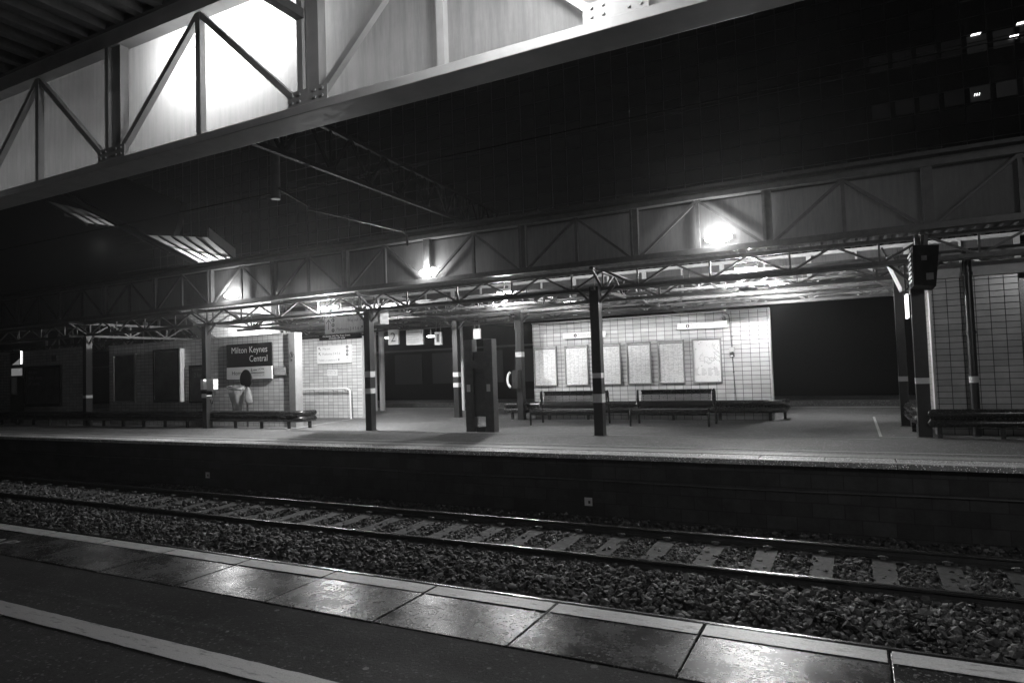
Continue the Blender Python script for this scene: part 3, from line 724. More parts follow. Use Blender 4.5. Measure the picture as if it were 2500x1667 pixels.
bumper(lambda z: [(1.10, 14.95, z), (1.02, 15.4, z), (1.0, 16.3, z), (1.0, 18.0, z)], [(1.02, 15.6), (1.0, 17.8)], 'black bumper rail running back beside the dark opening')

# ------------------------------------------------------------------ benches
def bench(x0, label):
    Lb = 1.93; y0, y1 = 16.24, 17.05
    r = root('platform_bench', (x0+Lb/2, 16.6, 0), label, 'bench', 'black perforated steel benches')
    def sheet(path, th, xa, xb, name):
        b = MB(); n = len(path); up_ = []
        vs = [(xa, y, z) for y, z in path] + [(xb, y, z) for y, z in path]
        b.add(vs, [(i, i+1, n+i+1, n+i) for i in range(n-1)], True); return b.build(name, 'perf', r)
    seat = [(16.235+.02, .285), (16.215, .31), (16.205, .345), (16.215, .385), (16.25, .412), (16.30, .42), (16.5, .405), (16.72, .395), (16.80, .40)]
    sheet(seat, .01, x0+.03, x0+Lb-.03, 'seat')
    sheet([(p[0]-.012, p[1]) for p in seat[:6]], .01, x0+.03, x0+Lb-.03, 'seat_lip').data.materials[0] = M['black']
    MB().tube([(x0+.03, 16.235, .292), (x0+Lb-.03, 16.235, .292)], .02, 10).build('seat_edge', 'black', r)
    MB().tube([(x0+.03, 16.235, .385), (x0+Lb-.03, 16.235, .385)], .026, 10).build('seat_roll', 'black', r)
    back = [(16.86, .43), (16.84, .46), (16.86, .50), (16.93, .68), (16.98, .80), (16.995, .845)]
    sheet(back, .01, x0+.10, x0+Lb-.05, 'backrest')
    MB().tube([(x0+.09, 16.99, .855), (x0+Lb-.04, 16.99, .855)], .03, 10).build('back_roll', 'black', r)
    bl = MB(); bl.add([(x0+.1, 16.85, .43), (x0+Lb-.05, 16.85, .43), (x0+Lb-.05, 16.88, .525), (x0+.1, 16.88, .525)], [(0,1,2,3)]); bl.add([(x0+.1, 16.96, .765), (x0+Lb-.05, 16.96, .765), (x0+Lb-.05, 16.985, .85), (x0+.1, 16.985, .85)], [(0,1,2,3)])
    bl.build('back_border', 'black', r)
    for s_, xx in ((-1, x0), (1, x0+Lb)):
        MB().tube([(xx, 16.24, 0), (xx, 16.24, .36), (xx, 16.26, .405), (xx, 16.32, .425), (xx, 16.8, .40), (xx, 16.93, .41)], .026, 10).build('leg', 'black', r)
        MB().tube([(xx+s_*.02, 17.08, 0), (xx+s_*.02, 17.06, .42), (xx+s_*.02, 17.03, .82), (xx+s_*.01, 17.0, .87), (xx, 16.96, .86), (xx, 16.86, .45)], .028, 10).build('leg', 'black', r)
    MB().box(x0+Lb*.46, x0+Lb*.51, 16.198, 16.203, .335, .35).build('maker_plate', 'band', r)
bench(-5.07, 'black perforated bench standing clear in front of the three right posters')
bench(-7.86, 'black perforated bench left of the middle column, in the haze')

# ------------------------------------------------------------------ posters and signs
def frame(x0, x1, z0, z1, y, label, sheet='timetable', fm='alu', group=None, fw=.035, dp_=.06, name='poster_frame'):
    r = root(name, ((x0+x1)/2, y, z0), label, 'poster', group)
    b = MB(); b.box(x0, x1, y-dp_, y, z0, z0+fw); b.box(x0, x1, y-dp_, y, z1-fw, z1); b.box(x0, x0+fw, y-dp_, y, z0+fw, z1-fw); b.box(x1-fw, x1, y-dp_, y, z0+fw, z1-fw)
    b.build('frame', fm, r, bevel=.006)
    MB().box(x0+fw, x1-fw, y-dp_+.03, y-.001, z0+fw, z1-fw).build('poster_sheet', sheet, r)
    return r
G = 'poster frames on the tiled wall'
fr = [(-8.68, -7.93, 'leftmost poster frame, beside the gap and deepest in the haze'), (-7.67, -6.93, 'poster frame second from the left, just left of the middle column'),
      (-6.64, -5.93, 'poster frame partly hidden behind the middle column'), (-5.76, -5.05, 'poster frame just right of the middle column, above the right bench end'),
      (-4.86, -4.12, 'timetable frame second from the right, above the right bench'), (-3.90, -3.13, 'rightmost poster frame holding a route map')]
for i, (a, b, l) in enumerate(fr):
    r = frame(a, b, .99, 2.19, 18.349, l, 'map' if i == 5 else 'timetable', group=G)
    y = 18.349-.0325
    if i < 5:
        t = MB().box(a+.05, b-.05, y-.001, y, 2.09, 2.13); t.build('title_bar', 'greyink', r)
        cl_ = MB()
        for k in range(1, 5): xk = a+.04+(b-a-.08)*k/5; cl_.box(xk-.0015, xk+.0015, y-.001, y, 1.07, 2.06)
        cl_.build('column_rules', 'greyink', r)
    else:
        mm = MB()
        for j in range(9):
            px, pz = random.uniform(a+.12, b-.12), random.uniform(1.5, 2.0); pts = [(px, y-.002, pz)]
            for s_ in range(5):
                an = random.choice([0, .785, 1.57, -.785, 3.14]); L_ = random.uniform(.04, .16)
                px = min(max(px+math.cos(an)*L_, a+.06), b-.06); pz = min(max(pz+math.sin(an)*L_, 1.42), 2.08); pts.append((px, y-.002, pz))
            mm.tube(pts, .003, 4)
        mm.build('route_lines', 'greyink', r)
        kb = MB()
        for c_ in range(4):
            for q in range(7): kb.box(a+.06+c_*.17, a+.06+c_*.17+random.uniform(.06,.14), y-.001, y, 1.38-q*.03, 1.388-q*.03)
        kb.build('key_text', 'greyink', r)

def icon_i(r, x, y, z, R=.05):
    b = disc_xz(MB(), x, y, z, R); b.build('icon_disc', 'ink', r)
    w = MB().box(x-.009, x+.009, y-.002, y-.0005, z-.032, z+.012); disc_xz(w, x, y-.002, z+.028, .01, 10); w.build('icon_mark', 'white', r)
sa = root('header_sign', (-3.6, 18.3, 2.5), 'long white service alterations header sign above the right posters', 'sign')
MB().box(-4.26, -2.94, 18.26, 18.349, 2.46, 2.635).build('sign_panel', 'white', sa, bevel=.004)
icon_i(sa, -3.98, 18.257, 2.55, .052); text('Service alterations', sa, 'greyink', -3.90, -3.12, 2.52, 18.257, h=.085)
sb2 = root('header_sign', (-7.1, 18.3, 2.4), 'long white header sign above the left posters, faint in the haze', 'sign')
MB().box(-7.68, -6.36, 18.26, 18.349, 2.38, 2.555).build('sign_panel', 'white', sb2, bevel=.004)
icon_i(sb2, -7.28, 18.257, 2.47, .052); text('Timetables', sb2, 'greyink', -7.20, -6.7, 2.44, 18.257, h=.085)
# conduit, speaker, isolator
cd = root('wall_conduit', (-2.85, 18.3, .5), 'thin grey conduit with a small switch box on the right end of the poster wall', 'conduit')
MB().tube([(-2.80, 18.33, .25), (-2.86, 18.33, 1.8), (-2.88, 18.33, 2.62), (-2.90, 18.33, 2.78), (-2.98, 18.33, 2.84), (-3.15, 18.33, 2.85), (-8.5, 18.33, 2.85)], .011, 8).build('conduit_tube', 'steel', cd)
MB().box(-2.92, -2.79, 18.26, 18.349, 1.80, 1.93).build('switch_box', 'pale', cd, bevel=.008)
MB().box(-2.91, -2.80, 18.25, 18.349, 1.66, 1.78).build('meter_box', 'ink', cd, bevel=.008)
MB().box(-2.89, -2.82, 18.24, 18.26, 1.68, 1.71).build('meter_label', 'white', cd)
cw = MB()
for z in (.7, 1.25, 2.2): cw.box(-2.86, -2.82+.0, 18.31, 18.349, z, z+.02)
cw.build('conduit_clips', 'ink', cd)
bc = root('bulkhead_camera', (-3.04, 18.25, 2.66), 'small pale bulkhead fitting above the service alterations sign', 'camera')
b = MB(); n = 16; rr = []
for s_, dy in ((1, 0), (1, -.06), (.75, -.10), (.3, -.115)): rr += [(-3.04+.06*s_*math.cos(i*2*math.pi/n), 18.349+dy, 2.70+.085*s_*math.sin(i*2*math.pi/n)) for i in range(n)]
b.add(rr, [(j*n+i, j*n+(i+1) % n, (j+1)*n+(i+1) % n, (j+1)*n+i) for j in range(3) for i in range(n)], True); b.build('camera_dome', 'pale', bc)

# station name sign
ns = root('station_name_sign', (-17, 14.88, 1.5), 'large black and white station name sign on the tiled wall', 'sign')
y = 14.86
MB().box(-18.09, -16.06, y, 14.899, 1.89, 2.63).build('name_panel', 'signblack', ns)
MB().box(-18.09, -16.06, y, 14.899, 1.50, 1.886).build('lower_panel', 'white', ns)
MB().box(-18.10, -16.05, y-.01, 14.899, 1.47, 1.497).build('bottom_edge', 'ink', ns)
text('Milton Keynes', ns, 'white', -17.84, -16.24, 2.335, y-.004, h=.205)
text('Central', ns, 'white', -17.03, -16.24, 2.05, y-.004, h=.205)
text('Home of', ns, 'ink', -17.83, -17.05, 1.64, y-.004, h=.13)
text('UCMK', ns, 'ink', -16.66, -16.38, 1.77, y-.004, h=.07)
lg = MB().add([(-16.98, y-.003, 1.74), (-16.90, y-.003, 1.74), (-16.94, y-.003, 1.86)], [(0,1,2)]); lg.box(-16.87, -16.70, y-.004, y-.001, 1.76, 1.80); lg.build('logo', 'greyink', ns)
MB().box(-16.98, -16.38, y-.004, y-.001, 1.675, 1.71).build('grey_rule', 'greyink', ns)
text('ucmk.ac.uk', ns, 'greyink', -16.85, -16.38, 1.59, y-.004, h=.05)
nt_ = root('notice_plate', (-15.75, 14.88, 1.6), 'small framed notice beside the station name sign', 'notice')
MB().box(-15.99, -15.46, 14.88, 14.899, 1.58, 1.84).build('plate_border', 'ink', nt_); MB().box(-15.97, -15.48, 14.872, 14.8795, 1.60, 1.82).build('plate_face', 'pale', nt_)
text('Keep back from', nt_, 'ink', -15.95, -15.56, 1.76, 14.870, h=.04); text('the platform edge', nt_, 'ink', -15.95, -15.51, 1.70, 14.870, h=.04); text('Passing trains cause air turbulence', nt_, 'ink', -15.95, -15.51, 1.64, 14.870, h=.028)
n2 = root('notice_plate', (-16.7, 18.28, 1.5), 'small white notice below the way out board', 'notice')
MB().box(-16.98, -16.51, 18.285, 18.299, 1.52, 1.75).build('plate_face', 'white', n2)
text('Keep back from', n2, 'ink', -16.95, -16.6, 1.68, 18.283, h=.035); text('the platform edge', n2, 'ink', -16.95, -16.55, 1.625, 18.283, h=.035); text('Passing trains cause air turbulence', n2, 'greyink', -16.95, -16.55, 1.57, 18.283, h=.022)
# no smoking roundel on the end post
nsm = root('no_smoking_roundel', (-15.2, 14.83, 2.1), 'round no smoking sticker on the grey wall end post', 'sticker')
b = MB(); ring_xz(b, -15.19, 14.835, 2.20, .075, .010); b.bar((-15.24, 14.835, 2.25), (-15.14, 14.835, 2.15), .014, .004); b.box(-15.24, -15.14, 14.833, 14.837, 2.19, 2.21); b.box(-15.22, -15.16, 14.833, 14.837, 2.0, 2.07); b.build('roundel_mark', 'ink', nsm)

# way out board on the rear wall
wb = root('way_out_board', (-16.6, 18.2, 1.98), 'bright white direction board on the rear tiled wall', 'sign')
MB().box(-17.38, -15.81, 18.2, 18.299, 1.96, 2.61).build('sign_panel', 'white', wb, bevel=.006)
y = 18.196
for ax, az, al, an, aw in ((-17.24, 2.50, .13, 2.356, .018), (-17.24, 2.31, .13, 2.356, .018), (-16.33, 2.09, .10, 3.14, .016)):
    a_ = MB(); arrow(a_, ax, y, az, al, an, aw); a_.build('arrow', 'ink', wb)
text('Way out', wb, 'greyink', -17.11, -16.74, 2.46, y, h=.085); text('Platforms 3 4 5 6', wb, 'greyink', -17.11, -16.27, 2.27, y, h=.085); text('Toilets', wb, 'greyink', -17.31, -17.02, 2.06, y, h=.08); text('on platform 5', wb, 'greyink', -16.97, -16.45, 2.06, y, h=.055)
b = MB()
for z in (2.53, 2.39, 2.26): ring_xz(b, -15.95, y, z, .042, .012, 16); b.box(-15.958, -15.942, y-.002, y, z-.025, z+.025)
b.bar((-15.99, y, 2.14), (-15.91, y, 2.14), .012, .003); b.build('service_icons', 'ink', wb)
# hanging way out sign
K = 14.25/15.5
def kx(x): return x*K
def kz(z): return 1.5+(z-1.5)*K
hs = root('hanging_way_out_sign', (kx(-13.6), 14.25, kz(3.3)), 'hanging grey way out sign below the left canopy lamp', 'sign')
MB().box(kx(-14.42), kx(-12.86), 14.22, 14.28, kz(2.80), kz(3.30)).build('sign_panel', 'signgrey', hs)
h_ = MB(); h_.bar((kx(-14.2), 14.25, kz(3.3)), (kx(-14.2), 14.25, 3.7), .03); h_.bar((kx(-13.1), 14.25, kz(3.3)), (kx(-13.1), 14.25, 3.7), .03); h_.build('hanger', 'steel', hs)
y = 14.216; 
for ax, az, al, an, aw in ((-14.27, 3.08, .28, 1.571, .022), (-12.98, 3.19, .11, .785, .015), (-12.98, 2.93, .11, .785, .015)):
    a_ = MB(); arrow(a_, kx(ax), y, kz(az), al, an, aw); a_.build('arrow', 'ink', hs)
b = MB()
for z in (3.21, 3.06, 2.90): ring_xz(b, kx(-14.09), y, kz(z), .042, .012, 16); b.box(kx(-14.10), kx(-14.08), y-.002, y, kz(z)-.028, kz(z)+.028)
b.build('service_icons', 'ink', hs)
text('Way out', hs, 'ink', kx(-13.52), kx(-13.1), kz(3.13), y, h=.095); text('Platforms 3 4 5 6', hs, 'ink', kx(-13.95), kx(-13.08), kz(2.87), y, h=.095)
led = root('led_notice', (kx(-14.1), 14.65, kz(2.6)), 'dark hanging display with two lines of small pale text', 'display')
MB().box(kx(-14.75), kx(-13.1), 14.3, 14.36, kz(2.62), kz(2.78)).build('display_case', 'signblack', led); q = MB(); q.bar((kx(-14.5), 14.33, kz(2.78)), (kx(-14.5), 14.33, 3.7), .02); q.bar((kx(-13.4), 14.33, kz(2.78)), (kx(-13.4), 14.33, 3.7), .02); q.build('hanger', 'steel', led)
text('On Sunday 29th May Train Crews', led, 'lcd', kx(-14.6), kx(-13.5), kz(2.715), 14.297, h=.04); text('timetable still apply', led, 'lcd', kx(-14.35), kx(-13.7), kz(2.65), 14.297, h=.04)

# handrail
hr = root('handrail', (-17, 17.9, 0), 'pale handrail in front of the rear tiled wall', 'handrail')
MB().tube([(-19, 18.02, 1.06), (-15.85, 18.02, 1.06), (-15.72, 18.02, 1.0), (-15.70, 18.02, .85), (-15.68, 18.02, 0)], .03, 12).build('rail_tube', 'white', hr)
b = MB()
for x in (-18.3, -17.4, -16.5, -15.95): b.tube([(x, 18.02, 1.05), (x, 18.06, .95), (x, 18.29, .95)], .012, 8)
b.build('rail_brackets', 'steel', hr)

# boxes on left column
hb = root('help_point', (-17.95, 14.05, .8), 'pair of white boxes and a black handset unit on the column by the name sign', 'help point')
MB().box(-18.22, -18.08, 13.98, 14.095, 1.21, 1.54).build('left_box', 'white', hb, bevel=.01); MB().box(-17.92, -17.60, 13.96, 14.14, 1.21, 1.53).build('right_box', 'white', hb, bevel=.01)
MB().box(-18.18, -17.66, 13.97, 14.095, 1.04, 1.17).build('black_unit', 'black', hb, bevel=.01); MB().box(-18.14, -17.94, 13.955, 13.968, .96, 1.08).build('white_label', 'band', hb)
MB().tube([(-17.72, 14.02, 1.05), (-17.66, 14.0, .9), (-17.70, 14.0, .78), (-17.8, 14.02, .8), (-17.84, 14.03, .95)], .016, 8).build('cord', 'black', hb)

# clear sack bin with raised lid
bn = root('sack_bin', (-17.3, 14.55, 0), 'clear plastic sack on a hoop stand with its dark oval lid raised', 'litter bin')
cx, cy, cz = -17.28, 14.55, 1.24
def hoop(z, R, w): return MB().tube([(cx+R*math.cos(a), cy+R*.62*math.sin(a), z) for a in np.linspace(0, 2*math.pi, 33)], w, 8, False)
h1 = hoop(1.235, .345, .016); h1.v += []; h1.build('hoop', 'alu', bn); hoop(1.20, .30, .02).build('sack_band', 'white', bn)
b = MB(); n = 28; rr = []
prof_ = [(1.29, .33), (1.24, .31), (1.20, .285), (1.05, .25), (.9, .22), (.75, .19), (.6, .17), (.48, .15), (.42, .08), (.41, .01)]
for z, R in prof_:
    for i in range(n):
        a = i*2*math.pi/n; k_ = 1 + .10*math.sin(5*a+z*7) + .05*math.sin(11*a-z*13) + (.04*random.random())
        zz = z + (random.uniform(-.02, .05) if z > 1.25 else random.uniform(-.01,.01))
        rr.append((cx+.03*(1.2-z)+R*k_*math.cos(a), cy+R*.62*k_*math.sin(a), zz))
b.add(rr, [(j*n+i, j*n+(i+1) % n, (j+1)*n+(i+1) % n, (j+1)*n+i) for j in range(len(prof_)-1) for i in range(n)], True); b.build('clear_sack', 'bag', bn)
b = MB(); rr = []
for i in range(n):
    a = i*2*math.pi/n; rx = .255; rz = .30 if math.sin(a) < 0 else .27+.03*max(0, math.sin(a))**6
    rr.append((-16.95+rx*math.cos(a), 14.62, 1.50+rz*math.sin(a)))
b.add(rr+[(x, 14.66, z) for x, _, z in rr], [tuple(range(n)), tuple(range(n, 2*n))[::-1]] + [(i, n+i, n+(i+1) % n, (i+1) % n) for i in range(n)]); b.build('raised_lid', 'signblack', bn)
MB().tube([(-16.95, 14.68, 0), (-16.95, 14.68, 1.45)], .03, 10).build('stand_post', 'post', bn)
b = MB(); rr = []
for z, R in [(1.25, .02), (1.18, .06), (1.05, .10), (.92, .13), (.8, .12), (.72, .06), (.70, .01)]:
    for i in range(16):
        a = i*2*math.pi/16; k_ = 1+.15*math.sin(4*a+z*9)+.1*random.random(); rr.append((-16.78+R*k_*math.cos(a)+.1*(1.2-z), 14.56+R*k_*.8*math.sin(a), z))
b.add(rr, [(j*16+i, j*16+(i+1) % 16, (j+1)*16+(i+1) % 16, (j+1)*16+i) for j in range(6) for i in range(16)], True); b.build('spare_sack', 'bag', bn)

# left posters
GA = 'advert frames along the left tiled walls'
pa = frame(-29.95, -27.4, .68, 2.30, 14.899, 'wide dark advert with three lines of pale text at the far left', 'advert', 'signblack', GA, .12)
for s_, z, w_ in (('An app', 2.0, .62), ('with plenty', 1.77, 1.0), ('of seats.', 1.54, .85)): text(s_, pa, 'greyink', -29.7, -29.7+w_, z, 14.86, h=.14)
frame(-24.06, -22.8, .80, 2.58, 14.899, 'tall slim advert frame left of the large one', 'advert', 'alu', GA, .07, .09) if False else None
frame(-24.06, -22.78, .80, 2.55, 14.899, 'tall thin framed advert next to the dark recess', 'advert', 'alu', GA, .06, .08)
fc_ = frame(-21.66, -20.28, .80, 2.62, 14.899, 'largest dark advert case with a pale right side', 'advert', 'signblack', GA, .07, .16)
MB().box(-20.278, -20.18, 14.72, 14.899, .8, 2.62).build('pale_side', 'pale', fc_, bevel=.03)
fd = frame(-19.92, -18.9, .76, 2.02, 14.899, 'smaller dark advert half hidden by the black column', 'advert', 'signblack', GA, .05)
text('London', fd, 'greyink', -19.72, -19.25, 1.85, 14.84, h=.07); text('2 for 1', fd, 'greyink', -19.65, -19.15, 1.62, 14.84, h=.15)
vt = root('wall_vent', (-27.9, 14.89, 2.4), 'small square grille high on the far left wall', 'vent'); vb = MB()
for k in range(6): vb.box(-28.1, -27.75, 14.87, 14.899, 2.45+k*.04, 2.475+k*.04)
vb.build('vent_slats', 'ink', vt)
wn = root('lit_doorway', (-30.6, 14.8, 0), 'narrow glazed doorway glowing at the far left', 'doorway')
MB().box(-31.1, -30.1, 14.88, 14.899, 0, 2.95).build('door_leaf', 'ink', wn)
MB().box(-31.0, -30.2, 14.872, 14.879, 1.95, 2.25).build('glass_pane', 'winbright', wn); MB().box(-31.0, -30.6, 14.872, 14.879, 1.2, 1.9).build('glass_pane', 'winglow', wn)
MB().poly([(-30.95, 14.872, 2.4), (-30.2, 14.872, 2.4), (-30.2, 14.872, 2.72)], .006).build('fanlight', 'winbright', wn)
MB().box(-30.28, -30.2, 14.862, 14.87, 2.42, 2.95).build('door_lamp', 'lampdim', wn)

# platform number signs and hanging boards
def hang(x0, x1, y, z0, z1, label, txt=None, m='pale', lines=0):
    r = root('hanging_sign', ((x0+x1)/2, y, z0), label, 'sign', 'signs hung under the island canopy')
    MB().box(x0, x1, y-.04, y+.04, z0, z1).build('sign_panel', m, r)
    q = MB()
    for x in (x0+.1*(x1-x0)+.02, x1-.1*(x1-x0)-.02): q.bar((x, y, z1), (x, y, 3.7), .025)
    q.build('hanger', 'steel', r)
    if txt: text(txt, r, 'ink', (x0+x1)/2-.11 if txt == '2' else (x0+x1)/2-.06, (x0+x1)/2+.11 if txt == '2' else (x0+x1)/2+.06, z0+.1, y-.043, h=(z1-z0)*.66)
    if lines:
        b = MB()
        for k in range(lines): b.box(x0+.08, x1-.08-random.random()*.2, y-.045, y-.042, z1-.1-k*(z1-z0-.12)/lines, z1-.085-k*(z1-z0-.12)/lines)
        b.build('text_lines', 'greyink', r)
    return r
hang(-14.72, -14.28, 19.0, 2.55, 3.08, 'pale hanging sign with platform number 2', '2')
hang(-13.93, -13.22, 19.0, 2.50, 3.02, 'pale hanging notice between the number 2 and number 1 signs', None, lines=5)
hang(-12.74, -12.46, 19.0, 2.45, 2.90, 'narrow pale hanging sign with platform number 1', '1')
hang(-10.60, -10.36, 18.0, 2.53, 2.84, 'faint small hanging sign left of the poster wall', None)
hang(-9.29, -9.07, 18.3, 2.75, 3.08, 'faint small speaker box hung by the poster wall end', None)
mon = root('monitor', (-11.65, 14.5, 3.1), 'pale boxy monitor hung beside the banded column', 'monitor')
MB().box(-11.95, -11.56, 14.55, 14.95, 2.9, 3.3).build('monitor_case', 'pale', mon, bevel=.02); MB().box(-11.9, -11.62, 14.53, 14.549, 2.96, 3.24).build('screen', 'ink', mon); MB().bar((-11.75, 14.75, 3.3), (-11.75, 14.75, 3.75), .04).build('hanger', 'steel', mon)
# right hanging display
rd = root('departure_display', (1.25, 14.0, 2.7), 'dark departure display hung by the corner column, screen facing left', 'display')
b = MB(); b.add([(1.02, 13.75, 2.78), (1.36, 13.75, 2.74), (1.44, 13.75, 3.46), (1.04, 13.75, 3.5), (1.02, 14.6, 2.78), (1.36, 14.6, 2.74), (1.44, 14.6, 3.46), (1.04, 14.6, 3.5)], [(0,1,2,3), (7,6,5,4), (0,4,5,1), (1,5,6,2), (2,6,7,3), (3,7,4,0)]); b.build('display_case', 'signblack', rd)
MB().box(1.22, 1.33, 13.742, 13.749, 2.86, 2.98).build('case_label', 'steel', rd)
b = MB()
for k in range(7): b.box(1.0, 1.012, 13.85+random.random()*.1, 14.35+random.random()*.2, 2.87+k*.08, 2.90+k*.08)
b.build('screen_text', 'lcd', rd); MB().box(1.1, 1.3, 14.0, 14.2, 3.5, 3.72).build('hanger', 'steel', rd)
d2 = root('departure_display', (.9, 15.6, 2.8), 'second departure display behind the corner one, tilted and striped', 'display')
MB().bar((.72, 15.3, 3.5), (.96, 15.3, 2.85), .10, .8).build('display_case', 'pale', d2)
MB().bar((.72, 15.4, 3.5), (.62, 15.4, 3.75), .04, .04).build('hanger', 'steel', d2)
d3 = root('backlit_sign', (.95, 14.9, 2.4), 'narrow brightly backlit sign seen edge on beside the corner column', 'sign')
MB().box(.985, 1.015, 14.5, 14.515, 2.3, 2.68).build('sign_case', 'signblack', d3); MB().box(.945, .98, 14.5, 15.0, 2.25, 2.70).build('lit_face', 'lcdbright', d3); MB().bar((.96, 14.8, 2.7), (.96, 14.8, 3.3), .03).build('hanger', 'steel', d3)

# twin posts with information board
tp = root('information_totem', (-8.4, 14.4, 0), 'pair of thick dark posts with a board between them in the middle of the platform', 'information board')
for x in (-8.60, -8.03): MB().box(x-.12, x+.12, 14.28, 14.52, 0, 2.3).build('post', 'steel', tp, bevel=.01)
MB().box(-8.478, -8.152, 14.34, 14.46, .38, 2.0).build('board', 'steel', tp); MB().box(-8.44, -8.19, 14.32, 14.48, .0, .12).build('plinth', 'ink', tp)
MB().box(-8.69, -8.04, 14.262, 14.279, 1.58, 1.78).build('header_plate', 'steel', tp)
for x in (-8.60, -8.03): MB().box(x-.06, x+.04, 14.27, 14.279, 1.0, 1.18).build('white_band', 'band', tp)
lb2 = root('round_help_unit', (-9.2, 17.8, 1.2), 'curved pale unit fixed at the left end of the poster wall', 'help point')
b = MB().tube([(-9.18+.14*math.cos(a), 17.75, 1.22+.24*math.sin(a)) for a in np.linspace(1.9, 4.4, 10)], .04, 8); b.build('curved_cover', 'white', lb2); MB().box(-9.15, -8.95, 17.7, 17.9, .95, 1.5).build('unit_body', 'post', lb2)

# ------------------------------------------------------------------ beyond the island platform
bd = root('far_platform_building', (-15, 30, 0), 'low dark building across the rear track with windows', 'building')
MB().box(-60, 20, 31, 40, -1.2, 4.6).build('building_wall', 'beyond', bd)
for k in range(8):
    x = -34 + k*2.6
    MB().box(x, x+1.9, 30.96, 30.99, .9, 2.6).build('window', 'winglow_dim', bd)
MB().box(-60, -9, 30.9, 30.95, 2.75, 2.85).build('string_course', 'steel', bd)
struct(MB().box(-60, 20, 27.5, 31, -1.2, 0).build('rear_platform', 'fartarmac'))
for i, (x, y_) in enumerate(((-17.80, 22.0), (-17.52, 22.1), (-13.65, 22.2))):
    c = root('round_column', (x, y_, 0), ('slim pale round column beyond the way out wall, left of a pair', 'pale round column beyond the way out wall, right of a pair', 'thin pale round column seen through the gap in the haze')[i], 'column', 'pale round columns at the rear of the island')
    MB().tube([(x, y_, 0), (x, y_, 3.4)], (.07, .11, .06)[i], 14).build('column_shaft', 'white', c)
for i, (x, y_, z) in enumerate(((-20.9, 27, 3.33), (-18.35, 27, 3.27))):
    c = root('disc_lamp', (x, y_, z), ('small bright disc lamp left of the number 2 sign', 'small bright disc lamp left of the number 1 sign')[i], 'lamp', 'small disc lamps beyond the rear track')
    b = MB().tube([(x, y_, z+.05), (x, y_, z)], .2, 18); b.build('lamp_lens', 'lamp', c); MB().bar((x, y_, z+.05), (x, y_, 4.5), .03).build('lamp_stem', 'steel', c)
fc2 = root('rear_canopy', (-15, 28, 4.5), 'thin dark canopy over the rear platform', 'canopy'); MB().box(-60, 20, 26.4, 30.9, 4.5, 4.6).build('roof_deck', 'roof', fc2); MB().box(-60, 20, 26.3, 26.39, 4.3, 4.65).build('roof_edge', 'steel', fc2)
ld = bpy.data.lights.new('lamp_light', 'POINT'); ld.energy = 40; ld.shadow_soft_size = .1
cc_ = [o for o in col.objects if o.name == 'disc_lamp'][0]; lo = bpy.data.objects.new('lamp_light', ld); col.objects.link(lo); lo.parent = cc_; lo.location = (0, 0, -.12)

# black glass office block
ob = root('office_block', (0, 50, 0), 'tall black glass office block with a faint square grid behind the station', 'building')
CX, CZ, GX, GZ = 1.36, 1.117, -2.464, 15.01
MB().box(-90, 70, 50, 62, -1.2, 52).build('glass_wall', 'facade', ob)
mu = MB()
for k in range(-52, 44): mu.box(GX+k*CX-.022, GX+k*CX+.022, 49.93, 49.99, 4, 46)
for k in range(-9, 28): mu.box(-80, 60, 49.92, 49.985, GZ+k*CZ-.018, GZ+k*CZ+.018)
mu.build('mullion_grid', 'mullion', ob)
def win(k, z0, z1, m, x0=.30): MB().box(GX+k*CX+x0, GX+(k+1)*CX-.03, 49.995-.02, 49.998, z0, z1).build('window', m, ob)
for k in range(3, 10): win(k, 17.40, 18.36, 'winglow' if k > 6 else 'winglow_dim')
for k in range(3, 10): win(k, 20.50, 21.14, 'winglow' if k > 6 else 'winglow_dim'); win(k, 21.2, 21.6, 'winglow' if k > 6 else 'winglow_dim')
for k in range(-12, 5): win(k, 13.6, 14.62, 'winglow' if -5 < k < 0 else 'winglow_dim')
def olamp(x0, x1, z0, z1, sh=.0): MB().poly([(x0, 49.9, z0), (x1, 49.9, z0+.0), (x1+sh, 49.9, z1), (x0+sh, 49.9, z1)], .02).build('room_lamp', 'winlamp', ob)
olamp(7.55, 8.05, 21.58, 21.70, .08); olamp(9.9, 10.3, 21.66, 21.80, .06); olamp(9.5, 9.95, 20.90, 21.08, .06); olamp(-4.3, -3.95, 14.55, 14.66); olamp(-6.68, -6.56, 14.53, 14.62)
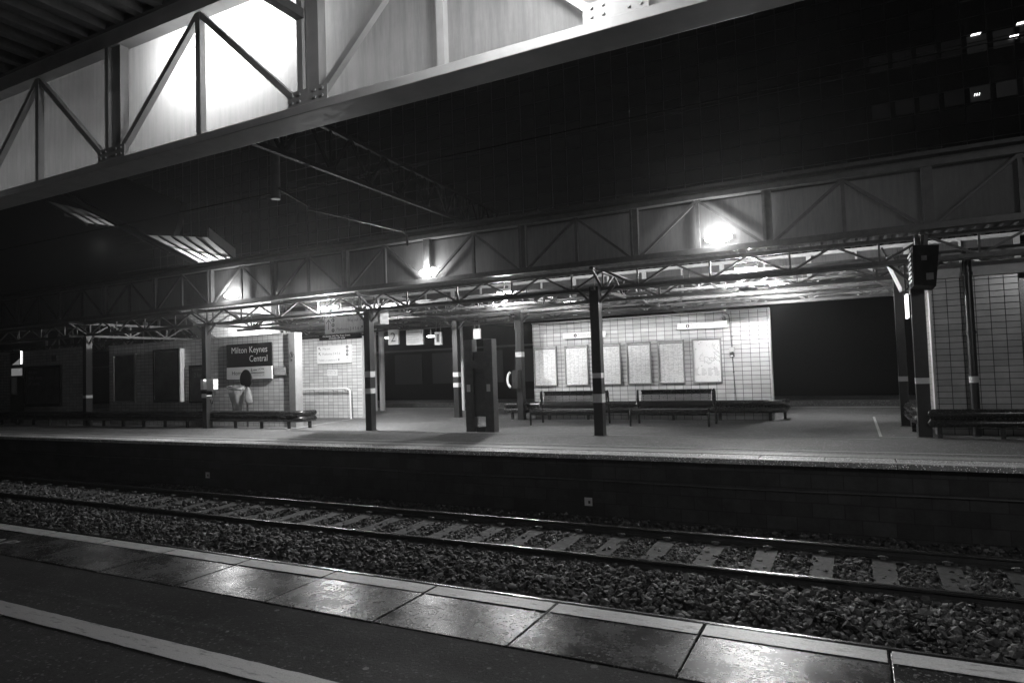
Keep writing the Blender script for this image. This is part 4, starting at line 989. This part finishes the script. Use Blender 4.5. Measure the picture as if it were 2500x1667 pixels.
for x in (7.55, 7.67, 7.79): olamp(x, x+.04, 17.74, 17.9, .04)

# ------------------------------------------------------------------ overhead line equipment
om = root('overhead_line_gantry', (-9, 8.7, 4.7), 'dark overhead line support hanging between the two canopies', 'gantry')
MB().tube([(-9.23, 8.7, 4.76), (-9.23, 8.7, 7.2)], .085, 12).build('drop_tube', 'steel', om)
MB().tube([(-8.42, 8.7, 4.47), (-8.25, 8.72, 4.42)], .03, 8).build('insulator', 'steel', om)
MB().tube([(-8.25, 8.72, 4.42), (-6.55, 8.9, 3.87), (-6.48, 8.9, 3.8), (-6.46, 8.9, 3.62)], .02, 8).build('registration_arm', 'steel', om)
MB().tube([(-9.23, 8.7, 5.0), (-8.42, 8.7, 4.52)], .025, 8).build('stay_tube', 'steel', om)
q = MB(); lattice(q, (-6.6, 4.8, 5.2), (-9.6, 18, 6.4), .7, 10, .07); q.build('portal_beam', 'beyond', om)
for (y_, z_, nm, l_) in ((6.0, 3.76+.9, 'contact_wire', 'thin contact wire above the nearer track'), (8.73, 4.9, 'contact_wire', 'thin contact wire above the visible rails'), (8.73, 6.0, 'catenary_wire', 'upper catenary wire above the visible rails')):
    w = MB().tube([(-60, y_, z_), (16, y_, z_)], .009, 6); tag(w.build(nm, 'beyond', org=(0, y_, z_)), l_, 'wire')

# ------------------------------------------------------------------ thin even haze added in place of lens glare
hz = MB().box(-95, 95, -32, 95, -2.6, 60).build('haze', 'black'); hz.data.materials.clear()
hm = bpy.data.materials.new('glare_haze'); hm.use_nodes = True; nt = hm.node_tree; nt.nodes.remove(nt.nodes['Principled BSDF'])
pv = nt.nodes.new('ShaderNodeVolumePrincipled'); pv.inputs['Density'].default_value = .0014; pv.inputs['Color'].default_value = g(.85); pv.inputs['Anisotropy'].default_value = .8
nt.links.new(pv.outputs[0], nt.nodes['Material Output'].inputs['Volume'])
hm.cycles.volume_sampling = 'EQUIANGULAR'; hz.data.materials.append(hm); hz['kind'] = 'stuff'; hz['label'] = 'thin added haze standing in for lens glare around the station lamps'; hz['category'] = 'haze'
